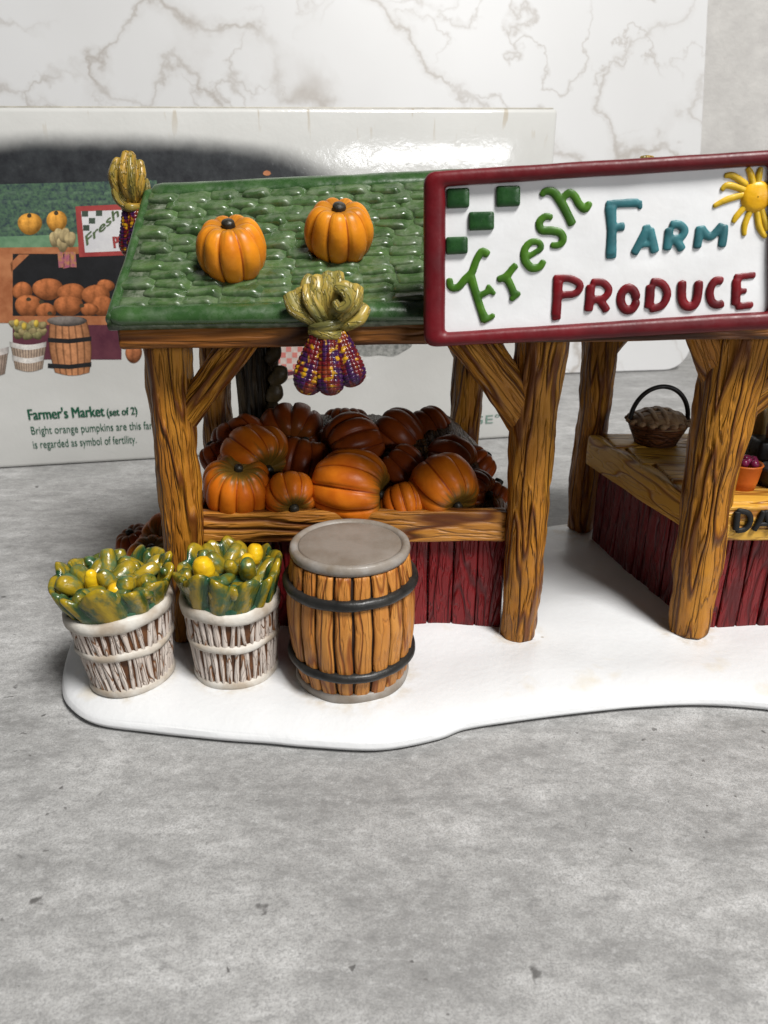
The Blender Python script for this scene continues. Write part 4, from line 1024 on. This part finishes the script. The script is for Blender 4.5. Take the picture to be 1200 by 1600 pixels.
# ------------------------------------------------------------------ bushel baskets and their heaps of corn
def basket(label, o, rb, rt, Hh, rot, seed, heap):
    t = thing('bushel_basket', label, 'basket', o, rot, group='bushel baskets')
    rad = lambda z: rb + (rt - rb) * (z / Hh) ** .85
    V, F, G = lathe([(rad(z) - .07, z) for z in np.linspace(.05, Hh - .1, 12)], 60); obj('inner_wall', V, F, M['basket_core'], t, gc=G)
    r = np.random.default_rng(seed)
    for (za, zb, n) in ((.35, Hh * .54, 40), (Hh * .56, Hh - .3, 42)):     # two bands of splints, each splint a piece
        for k in range(n):
            a0 = 2 * math.pi * k / n; da = 2 * math.pi / n * r.uniform(.45, .82); sk = r.uniform(-.09, .09); na, nz = 4, 9
            V, G = [], []
            for z in np.linspace(za - .1, zb + .1, nz):
                for i in range(na):
                    q = i / (na - 1); a = a0 + (q - .5) * da * (1 + .15 * math.sin(z * 4 + k)) + sk * (z - za) / (zb - za)
                    rr = rad(z) + .035 - .035 * (abs(q - .5) * 2) ** 4
                    V.append((rr * math.cos(a), rr * math.sin(a), z)); G.append((q * .35 + k * 2.1, 0, z))
            nb = len(V); V2 = [(x * .93, y * .93, z) for x, y, z in V]
            F = gridF(na, nz, False)
            for j in range(nz - 1): F += [(j * na, (j + 1) * na, (j + 1) * na + nb, j * na + nb), ((j + 1) * na + na - 1, j * na + na - 1, j * na + na - 1 + nb, (j + 1) * na + na - 1 + nb)]
            obj('splint', V + V2, F, M['basket'], t, gc=G + G)
    def hoop(name, z, w, out, sd, m='basket_hoop', wavy=.05):
        n = 60; r0 = rad(z); pr = [(-.2, -w / 2)] + [(math.cos(q) * out, math.sin(q) * w / 2) for q in np.linspace(-1.5, 1.5, 9)] + [(-.2, w / 2)]
        V = np.array([((r0 + dr) * math.cos(a), (r0 + dr) * math.sin(a), z + dz) for dr, dz in pr for a in np.linspace(0, 2 * math.pi, n, endpoint=False)])
        V[:, 2] += wavy * noise(V * .7 + sd * 3); V[:, :2] *= (1 + .03 * noise(V * .8 + sd * 9))[:, None]
        F = gridF(n, len(pr)) + [((len(pr) - 1) * n + i, (len(pr) - 1) * n + (i + 1) % n, (i + 1) % n, i) for i in range(n)]
        obj(name, V, F, M[m], t)
    hoop('rim', Hh - .12, .56, .16, seed, wavy=.16); hoop('hoop', Hh * .55, .34, .12, seed + 1, wavy=.10); hoop('bottom_hoop', .18, .38, .10, seed + 2)
    return t
def heap(label, o, rot, rt, seed, yellows, n_out=13, flare=.45, hgt=1.35, ears=19, front_tall=0.0):
    t = thing('corn_heap', label, 'corn heap', o, rot, group='corn heaps in the baskets')
    r = np.random.default_rng(seed)
    V, F, G = lathe([(rt * .80, -.7), (rt * .92, .0), (rt * .98, .5), (rt * .85, .85), (rt * .5, 1.15), (.02, 1.25)], 48, .18, seed); obj('leaf_bed', V, F, M['teal_core'], t, gc=G)
    nu = 220; th = np.linspace(0, 2 * math.pi, nu, endpoint=False)      # ruffled wall of husks pressed together
    fold = np.abs(np.sin(th * n_out / 2 + .8 * np.sin(th * 2 + seed) + .5 * np.sin(th * 5 + seed * 2)))
    lip = 1 + .16 * np.sin(th * 3 + seed) + .10 * np.sin(th * 7 + 2 * seed) + .16 * fold
    ring = []; G = []
    for q, (rr, z, f) in enumerate(((.84, -.45, .0), (.92, -.1, .05), (.98, .25, .10), (1.02, .55, .14), (1.05, .8, .17), (1.06, .95, .18), (1.03, 1.03, .18), (.97, 1.02, .16), (.91, .92, .12), (.86, .7, .08), (.80, .45, .04))):
        z0 = z * hgt * lip + front_tall * np.maximum(0, -np.sin(th)) * max(z, 0) if z > 0 else np.full(nu, z)
        twist = th + .22 * (z if z > 0 else 0) * math.copysign(1, math.sin(seed))
        R_ = rt * rr + flare * max(z, 0) * .55 + f * (fold - .55) * 1.3
        R_ = R_ + .07 * fbm(np.stack([np.cos(th) * 4, np.sin(th) * 4, np.full(nu, z * 1.3)], 1) + seed, 2)
        ring.append(np.stack([R_ * np.cos(twist), R_ * np.sin(twist), z0], 1)); G.append(np.stack([th * 1.9, (fold - .6) * .9 + (z - .5) * .35, np.full(nu, z * 2.2 + seed) + th * .5], 1))
    obj('husk_wall', np.concatenate(ring), gridF(nu, len(ring)), M['green_leaf'], t, gc=np.concatenate(G))
    for k in range(n_out - 2):             # rolled husk tips along the lip
        a = 2 * math.pi * k / (n_out - 2) + r.uniform(-.2, .2); d = np.array([math.cos(a), math.sin(a), 0]); tn = np.array([-d[1], d[0], 0])
        z = hgt * r.uniform(.80, 1.02) + front_tall * max(0, -d[1]) * .9; b = d * (rt * r.uniform(.86, 1.0) + flare * .45); w = r.uniform(.20, .32); sw = r.uniform(-.9, .9)
        leaf('husk_tip', t, [b * .9 - np.array([0, 0, .4]) + [0, 0, z - .2], b + [0, 0, z - .05], b * 1.03 + tn * sw * .4 + [0, 0, z + r.uniform(.05, .2)]], [w * .9, w, w * .6], [w * .9, w, w * .6], (d[0], d[1], .3), 'green_ear', seed * 30 + k, 0, .05, 16)
    for k in range(ears):                  # stubby ears and rolled leaves in the middle
        a = k * 2.4 + r.uniform(-.3, .3); rr = rt * .82 * math.sqrt((k + .5) / ears)
        b = np.array([rr * math.cos(a), rr * math.sin(a), .75 + .55 * (1 - (rr / rt) ** 2)])
        d = np.array([math.cos(a) * .45 + r.uniform(-.6, .6), math.sin(a) * .45 + r.uniform(-.6, .6), r.uniform(.05, .75)]); d /= np.linalg.norm(d); ln = r.uniform(.6, 1.1); w = r.uniform(.27, .42)
        leaf('ear', t, [b - d * .35, b + d * ln * .35, b + d * ln * .75, b + d * ln], [w * .8, w, w * .9, w * .55], [w * .8, w, w * .9, w * .55], (.3, -1, .2), 'green_ear', seed * 20 + k, .0, .06, 18)
    for k, (x, y, z, dx, dy, dz, ln, w) in enumerate(yellows):
        b = np.array([x, y, z]); d = np.array([dx, dy, dz], float); d /= np.linalg.norm(d)
        Vv, F, G = sweep([b - d * ln * .5, b - d * ln * .15, b + d * ln * .2, b + d * ln * .5], [w * .75, w, w * .92, w * .5], [w * .75, w, w * .92, w * .5], (.3, -1, .1), 18, 18, rough=.05, seed=seed + k)
        obj('corn_cob', Vv, F, M['yellow'], t, gc=G)
oL = (-11.05, 27.45, zs(-11.3, 27) - .05); rL = (R(-2), R(-3), R(20))
basket('white-washed bushel basket at the far left end of the snow', oL, 1.68, 2.12, 3.6, rL, 3, None)
mL = Matrix.Translation(oL) @ (Matrix.Rotation(rL[2], 4, 'Z') @ Matrix.Rotation(rL[1], 4, 'Y') @ Matrix.Rotation(rL[0], 4, 'X'))
heap('green and ochre corn husks with three small yellow cobs, in the leftmost basket', tuple(mL @ Vector((0, 0, 3.5))), (R(0), R(-3), 0), 2.05, 5,
     [(-.55, -.75, 1.45, .15, -.2, 1, 1.35, .30), (.45, -1.05, 1.20, .1, -.5, .5, .7, .34), (-.45, .9, 1.65, .2, .1, .8, .6, .34)])
oR = (-6.58, 27.95, zs(-6.7, 27.5) - .05); rR = (R(-1), R(1), R(65))
basket('white-washed bushel basket next to the barrel', oR, 1.72, 2.02, 3.65, rR, 13, None)
heap('green corn husks with plump yellow cobs, in the basket next to the barrel', (oR[0] + .05, oR[1], oR[2] + 3.55), (R(2), R(0), 0), 1.95, 8,
     [(-.92, -.55, 1.72, -.1, -.1, 1, 1.05, .46), (.80, -.2, 1.72, .15, -.2, 1, 1.1, .35), (1.08, .25, 2.0, .25, .1, 1, .85, .36)], n_out=12, flare=.25, hgt=1.45, front_tall=.25)

# ------------------------------------------------------------------ sign
def sign():
    def z2(x, y): return 640 + x / 2.142857, 200 + y / 2.142857          # detail view -> photo
    p0 = np.array([1.4, 27.35, 18.2]); n = np.array([-.05, -1, 0]); n /= np.linalg.norm(n); ex = np.array([-n[1], n[0], 0.0])
    def loc(x, y):
        q = onplane(*z2(x, y), p0, n) - p0; return np.array([np.dot(q, ex), q[2]])
    t = thing('market_sign', 'white sign reading Fresh Farm Produce in a dark red frame, with sun and green checks', 'sign')
    t.matrix_world = Matrix(((ex[0], -n[0], 0, p0[0] * S), (ex[1], -n[1], 0, p0[1] * S), (0, 0, 1, p0[2] * S), (0, 0, 0, 1)))
    outer = [loc(46, 146), loc(47, 734), loc(1268, 670), loc(1262, 70)]; inner = [loc(120, 196), loc(118, 684), loc(1200, 613), loc(1198, 126)]
    def rounded(q, rad, k=8):
        out = []
        for i in range(4):
            a, b, c = q[i - 1], q[i], q[(i + 1) % 4]; u = (a - b) / np.linalg.norm(a - b); w = (c - b) / np.linalg.norm(c - b)
            for s in np.linspace(0, 1, k):
                out.append((b + u * rad) * (1 - s) ** 2 + b * 2 * s * (1 - s) + (b + w * rad) * s * s)
            nxt = c + (b - c) / np.linalg.norm(b - c) * rad
            for s in np.linspace(0, 1, 26)[1:-1]: out.append((b + w * rad) * (1 - s) + nxt * s)
        return np.array(out)
    O, I = rounded(outer, .48), rounded(inner, .16); m = len(O)
    rings = [(0, .45), (0, -.02), (.04, -.16), (.14, -.26), (.40, -.30), (.68, -.29), (.87, -.24), (.96, -.16), (1.0, -.04), (1.0, .2)]
    V = np.concatenate([np.stack([(O[:, 0] * (1 - a) + I[:, 0] * a), np.full(m, y), (O[:, 1] * (1 - a) + I[:, 1] * a)], 1) for a, y in rings])
    V += (.03 * noise(V * .8 + 2))[:, None] * np.array([.6, 1, .6])
    F = gridF(m, len(rings)); obj('frame', V, F, M['frame'], t)
    # white panel, very slightly uneven, closed at the back
    nx, nz = 60, 30; X, Z = np.meshgrid(np.linspace(0, 1, nx), np.linspace(0, 1, nz))
    q = [p for p in inner]; q = [np.array(p) + np.sign(np.array(p) - np.mean(inner, 0)) * .2 for p in q]
    P = ((q[1][None, None] * (1 - X)[..., None] + q[2][None, None] * X[..., None]) * (1 - Z)[..., None] + (q[0][None, None] * (1 - X)[..., None] + q[3][None, None] * X[..., None]) * Z[..., None]).reshape(-1, 2)
    y = .03 * noise(np.stack([P[:, 0] * .45, P[:, 1] * .45, np.zeros(len(P))], 1))
    obj('panel', np.stack([P[:, 0], y, P[:, 1]], 1), gridF(nx, nz, False), M['sign_white'], t)
    Vb, F, G = rbox(11.8, .4, 5.0, .1, 1, 1, 1); mid = np.mean(outer, 0)
    ang = math.atan2(*(outer[2] - outer[1])[::-1])
    Vb = np.stack([Vb[:, 0] * math.cos(ang) - Vb[:, 2] * math.sin(ang) + mid[0], Vb[:, 1] + .32, Vb[:, 0] * math.sin(ang) + Vb[:, 2] * math.cos(ang) + mid[1]], 1)
    obj('back_board', Vb, F, M['beam'], t, gc=Vb)
    # raised strokes fused into one solid letter
    def letter(name, strokes, r, m, flatten=.45, vox=.030, taper=None):
        V, F = [], []
        for st in strokes:
            rr = r
            if isinstance(st, tuple): st, rr = st
            pts = np.array([loc(*p) for p in st]); P3 = np.stack([pts[:, 0], np.zeros(len(pts)), pts[:, 1]], 1)
            rr = np.atleast_1d(rr)
            if len(P3) == 2: P3 = np.array([P3[0], P3.mean(0), P3[1]])
            Ln = np.linalg.norm(np.diff(P3, axis=0), axis=1).sum(); nv = max(10, int(Ln / .05)); d0 = (P3[0] - P3[1]); d1 = (P3[-1] - P3[-2])
            a, f, g = sweep(P3, rr, rr * flatten, (0, -1, 0), 14, nv)
            F += [tuple(i + len(V) for i in q) for q in f]; V += a.tolist()
        me = bpy.data.meshes.new(name); me.from_pydata((np.array(V) * S).tolist(), [], F); tmp = bpy.data.objects.new(name, me); col.objects.link(tmp)
        md = tmp.modifiers.new('fuse', 'REMESH'); md.mode = 'VOXEL'; md.voxel_size = vox * S
        sm = tmp.modifiers.new('soft', 'SMOOTH'); sm.iterations = 6; sm.factor = .6
        dg = bpy.context.evaluated_depsgraph_get(); me2 = bpy.data.meshes.new_from_object(tmp.evaluated_get(dg)); bpy.data.objects.remove(tmp)
        me2.polygons.foreach_set('use_smooth', [True] * len(me2.polygons)); me2.materials.clear(); me2.materials.append(M[m])
        o = bpy.data.objects.new(name, me2); col.objects.link(o); o.parent = t; o.location = (0, -.02 * S, 0)
    g, tl, rd = 'letter_green', 'letter_teal', 'letter_red'
    W = .150
    letter('letter', [([(133, 500), (138, 532), (162, 533), (186, 506), (208, 484), (224, 442), (243, 414), (266, 428)], [.13, .14, .15, .14, .15]), ([(203, 490), (222, 555), (240, 610), (255, 648)], [.17, .15, .15, .19]), ([(243, 650), (287, 624)], .11), ([(228, 565), (272, 542)], .12), ([(258, 524), (286, 560)], .10)], W, g)
    letter('letter', [([(290, 508), (322, 498), (345, 470), (360, 456)], [.12, .15, .13, .13]), ([(324, 500), (342, 535), (350, 560)], [.15, .14, .15]), ([(335, 578), (371, 548)], .11)], W, g)
    letter('letter', [([(390, 434), (418, 418), (440, 402), (432, 383), (405, 383), (385, 408), (386, 442), (408, 468), (436, 464), (451, 440)], [.11, .11, .12, .15, .15, .12])], W, g)
    letter('letter', [([(481, 302), (455, 296), (434, 316), (442, 342), (478, 344), (505, 352), (514, 374), (500, 391), (468, 392)], [.11, .14, .15, .14, .11])], W, g)
    letter('letter', [([(438, 230), (455, 212), (482, 216), (508, 250), (530, 292), (547, 328)], [.10, .13, .15, .16, .15, .16]), ([(508, 240), (532, 218), (552, 228), (568, 256), (588, 270), (606, 244)], [.12, .14, .14, .14, .15, .12])], W, g)
    W = .155
    letter('letter', [([(672, 258), (676, 340), (674, 428)], [.21, .17, .20]), ([(654, 256), (715, 252), (768, 250)], [.13, .14, .15]), ([(770, 240), (772, 274)], .09), ([(680, 336), (722, 328)], [.13, .16]), ([(655, 430), (694, 427)], .10)], W, tl)
    letter('letter', [([(748, 426), (775, 375), (795, 336)], .15), ([(802, 334), (813, 380), (822, 420)], .16), ([(768, 392), (816, 386)], .11), ([(778, 338), (808, 332)], .12)], W, tl)
    letter('letter', [([(869, 332), (866, 370), (861, 412)], .155), ([(868, 324), (902, 324), (920, 344), (905, 368), (870, 374)], .145), ([(888, 374), (903, 392), (914, 412)], .15)], W, tl)
    letter('letter', [([(961, 406), (967, 365), (972, 326)], .15), ([(972, 330), (1005, 364), (1050, 320)], .145), ([(1052, 322), (1050, 360), (1044, 402)], .155)], W, tl)
    letter('letter', [([(497, 508), (494, 570), (490, 632)], [.19, .17, .18]), ([(478, 504), (535, 504), (570, 524), (556, 553), (502, 560)], .135), ([(475, 638), (508, 632)], .10)], W, rd)
    letter('letter', [([(606, 522), (603, 570), (598, 616)], .17), ([(604, 517), (646, 518), (667, 543), (648, 570), (606, 575)], .14), ([(636, 578), (652, 598), (662, 616)], .15)], W, rd)
    letter('letter', [([(732 + 26 * math.cos(a), 573 + 37 * math.sin(a)) for a in np.linspace(0, 2 * math.pi * 1.02, 14)], .165)], W, rd)
    letter('letter', [([(806, 522), (804, 565), (800, 606)], .17), ([(804, 516), (842, 520), (862, 554), (844, 594), (800, 606)], .15)], W, rd)
    letter('letter', [([(912, 508), (911, 568), (924, 594), (950, 594), (963, 566), (968, 508)], .165)], W, rd)
    letter('letter', [([(1051, 514), (1022, 512), (1005, 545), (1010, 580), (1030, 592), (1053, 584)], .15)], W, rd)
    letter('letter', [([(1094, 502), (1092, 550), (1090, 596)], .17), ([(1083, 500), (1160, 492)], .12), ([(1095, 548), (1130, 545)], .11), ([(1088, 599), (1152, 591)], .13)], W, rd)
    # raised green check squares
    for (x0, y0, x1, y1) in ((123, 202, 200, 270), (289, 194, 370, 265), (197, 281, 283, 344), (121, 365, 195, 424)):
        Q = [loc(x0, y1), loc(x1, y1 - 3), loc(x1, y0 - 2), loc(x0, y0)]; cn = np.mean(Q, 0); Vv = []
        rr = rounded([Q[3], Q[0], Q[1], Q[2]], .10, 5)
        rings = [(1.0, .05), (1.0, -.03), (.96, -.10), (.86, -.13), (.4, -.135), (.02, -.135)]
        Vv = np.concatenate([np.stack([cn[0] + (rr[:, 0] - cn[0]) * k, np.full(len(rr), yy), cn[1] + (rr[:, 1] - cn[1]) * k], 1) for k, yy in rings])
        obj('check_square', Vv, gridF(len(rr), len(rings)), M['check_green'], t)
    # sun
    cs = loc(1160, 231)
    V, F, G = lathe([(.50, -.05), (.50, .03), (.44, .10), (.30, .14), (.02, .16)], 32); V = np.stack([V[:, 0] + cs[0], -V[:, 2], V[:, 1] + cs[1]], 1); obj('sun_disc', V, F[:-1], M['sun_disc'], t)
    for st in ([(1052, 160), (1082, 160), (1112, 168)], [(1042, 210), (1066, 192), (1108, 197)], [(1014, 264), (1062, 240), (1108, 214)], [(1082, 318), (1094, 296), (1110, 270)], [(1120, 362), (1122, 322), (1138, 284)],
               [(1193, 368), (1170, 330), (1162, 284)], [(1130, 132), (1142, 156), (1148, 182)], [(1176, 130), (1170, 156), (1166, 182)], [(1196, 345), (1188, 310), (1182, 280)]):
        pts = np.array([loc(*p) for p in st]); pts[2] = pts[2] * .6 + cs * .4; P3 = np.stack([pts[:, 0], np.full(3, -.02), pts[:, 1]], 1)
        a, f, gg = sweep(P3, [.07, .11, .10], [.05, .07, .06], (0, -1, 0), 12, 20); obj('sun_ray', a, f, M['sun_ray'], t, gc=gg)
sign()

# ------------------------------------------------------------------ dairy counter on the right
oc = np.array([20, 36, 1.0])
cnt = thing('dairy_counter', 'yellow-topped counter with dark red plank sides and black lettering on its front', 'counter', oc)
plank_wall(cnt, oc, (15.2, 31.55), (27.0, 31.8), .75, 6.0, 11, .35, seed=61)
plank_wall(cnt, oc, (13.0, 41.8), (15.2, 31.6), .75, 6.0, 11, .35, seed=81)
plank_wall(cnt, oc, (27, 31.8), (27, 41.8), .75, 6.0, 8, .35, seed=101)
board('front_board', cnt, oc, (14.9, 30.95), (27.4, 31.2), 5.92, 7.62, .7, 'counter', 11, .05)
board('side_board', cnt, oc, (12.35, 42.0), (14.75, 31.3), 5.85, 7.60, .7, 'counter', 12, .07)
V, F, G = rbox(11.4, 9.8, 4.9, .1); V[:, 0] += (V[:, 1] < 0) * (V[:, 0] < 0) * 1.7; obj('inner_panel', V + np.array([19.6, 36.8, 3.3]) - oc, F, M['plank'], cnt, gc=G)
def counter_top():
    y0, y1 = 31.0, 42.0; n = 4; e = np.linspace(0, 1, n + 1)
    for k in range(n):          # top made of long boards running front to back edge
        pts = []
        xa = lambda y: 12.5 + (15.0 - 12.5) * (y1 - y) / (y1 - y0)
        ya, yb = y0 + (y1 - y0) * e[k] + .02, y0 + (y1 - y0) * e[k + 1] - .02
        x0 = (xa(ya) + xa(yb)) / 2 - .2
        Vb, F, G = rbox(27.2 - x0, yb - ya, .3, .08, 24, 3, 1, 'x', rough=.03, seed=130 + k)
        obj('top_board', Vb + np.array([(27.2 + x0) / 2 + .25, (ya + yb) / 2, 7.56]) - oc, F, M['counter'], cnt, gc=G)
counter_top()
def counter_letters():
    def loc(u, v): p = aty(u, v, 30.55); return np.array([p[0], 30.52, p[2]])
    A = [[([(1152, 798), (1149, 828)], .15), ([(1150, 797), (1168, 801), (1172, 813), (1164, 826), (1148, 829)], .13)],
         [([(1177, 829), (1186, 814), (1193, 797)], .13), ([(1195, 797), (1200, 813), (1206, 828)], .13), ([(1183, 819), (1202, 818)], .10)],
         [([(1220, 796), (1219, 827)], .15)], [([(1233, 797), (1231, 827)], .15), ([(1233, 796), (1248, 799), (1250, 808), (1234, 813)], .12), ([(1240, 813), (1253, 827)], .13)],
         [([(1260, 796), (1270, 811), (1282, 795)], .13), ([(1270, 811), (1268, 828)], .13)]]
    for st in A:
        V, F = [], []
        for pts, r in st:
            P = np.array([loc(*p) for p in pts]); P = np.array([P[0], P.mean(0), P[1]]) if len(P) == 2 else P
            a, f, g = sweep(P - oc, [r], [r * .8], (0, -1, 0), 12, 24); F += [tuple(i + len(V) for i in q) for q in f]; V += a.tolist()
        obj('letter', V, F, M['letter_black'], cnt)
counter_letters()
# things on the counter
def pie_basket():
    o = np.array([15.35, 40.2, 7.70]); t = thing('pie_basket', 'small brown basket with a black hoop handle holding a lattice pie', 'basket', o)
    V, F, G = lathe([(1.15, 0), (1.30, .35), (1.48, .75), (1.62, 1.12), (1.70, 1.2), (1.62, 1.3)], 48, .06, 3); th = np.arctan2(V[:, 1], V[:, 0]); obj('bowl', V, F[:-1], M['wicker'], t, gc=np.stack([V[:, 2] * 2, th * 0, th * 1.6], 1))
    V, F, G = lathe([(1.62, 1.1), (1.60, 1.3), (1.35, 1.60), (.9, 1.80), (.4, 1.88), (.02, 1.9)], 48, .06, 4); obj('pie_crust', V, F, M['crust'], t)
    for k in range(5):
        for d in (0, 1):
            s = -1.1 + k * .55; half = math.sqrt(max(.1, 1.5 ** 2 - s * s)); P = []
            for q in np.linspace(-half, half, 7):
                h = 1.32 + .60 * (1 - min(1, (q * q + s * s) / 2.4)); P.append((q, s, h) if d == 0 else (s, q, h + .04))
            a, f, g = sweep(P, [.15], [.10], (0, 0, 1), 10, 22, rough=.03, seed=k); obj('lattice_strip', a, f, M['crust'], t)
    n = 18
    for k in range(n):
        a = 2 * math.pi * k / n; V, F, G = lathe([(.02, -.16), (.14, -.1), (.19, 0), (.14, .1), (.02, .16)], 10); V[:, 0] *= 1.3; obj('crimp', V + np.array([1.6 * math.cos(a), 1.6 * math.sin(a), 1.30]), F, M['crust'], t)
    P = [(1.62 * math.cos(a), -.05, 1.1 + 2.1 * math.sin(a) ** .9) for a in np.linspace(0.02, math.pi - .02, 13)]
    a, f, g = sweep(P, [.13], [.13], (0, 1, 0), 12, 50); obj('handle', a, f, M['handle'], t)
pie_basket()
def counter_goods():
    zt = 7.70
    o = aty(1158, 752, 32.9); o[2] = zt; t = thing('fruit_tub', 'small orange tub of pink berries on the yellow counter', 'tub', o)
    V, F, G = lathe([(.62, 0), (.70, .4), (.80, 1.15), (.84, 1.2), (.80, 1.26), (.72, 1.2), (.70, .9)], 36, .02, 1); obj('tub', V, F[:-1] if False else F, M['tub'], t)
    for k in range(11):
        a = k * 2.4; rr = .55 * math.sqrt(k / 11); V, F, G = lathe([(.02, -.2), (.15, -.15), (.21, 0), (.15, .15), (.02, .2)], 12); obj('berry', V + np.array([rr * math.cos(a), rr * math.sin(a), 1.22 + .2 * (1 - rr)]), F, M['fruit'], t)
    o = aty(1175, 692, 37.5); o[2] = zt; t = thing('milk_bottle', 'cream-coloured bottle with a dark green cap behind the right post', 'bottle', o)
    V, F, G = lathe([(.62, 0), (.72, .15), (.74, 1.8), (.72, 2.4), (.50, 3.0), (.42, 3.3), (.46, 3.5)], 32, .04, 2); obj('bottle_body', V, F, M['cream'], t)
    V, F, G = lathe([(.50, 3.45), (.52, 3.55), (.50, 3.95), (.40, 4.05), (.02, 4.08)], 24, .02, 2); obj('cap', V, F, M['dark_green'], t)
    o = aty(1196, 736, 35.2); o[2] = zt; t = thing('bread_crate', 'near-black crate at the right picture edge behind the tub', 'crate', o)
    V, F, G = rbox(2.2, 1.5, 1.75, .15, 4, 3, 3, rough=.05); obj('crate_box', V + np.array([.2, 0, .88]), F, M['dark_can'], t)
    t2 = thing('bread_loaf', 'brown round-topped loaf standing in the near-black crate', 'loaf', o + np.array([.55, 0, 1.75]))
    P = [(0, 0, -.2), (0, 0, .6), (0, 0, 1.35), (.02, 0, 1.85)]
    a, f, g = sweep(P, [.85, .92, .80, .45], [.5, .5, .45, .3], (0, -1, 0), 26, 26, rough=.05, seed=4); obj('crust', a, f, M['loaf'], t2)
    o = aty(1206, 752, 33.2); o[2] = zt; t = thing('dark_bowl', 'dark glazed bowl beside the orange tub at the picture edge', 'bowl', o)
    V, F, G = lathe([(.55, 0), (.8, .4), (.95, .85), (.98, .95), (.9, 1.0), (.75, .7), (.02, .5)], 32, .03, 6); obj('bowl_body', V, F, M['dark_can'], t)
    V, F, G = lathe([(.75, .7), (.6, 1.02), (.3, 1.15), (.02, 1.18)], 24, .05, 6); obj('filling', V, F, paint('grey_filling', (.10, .10, .11), .4), t)
counter_goods()
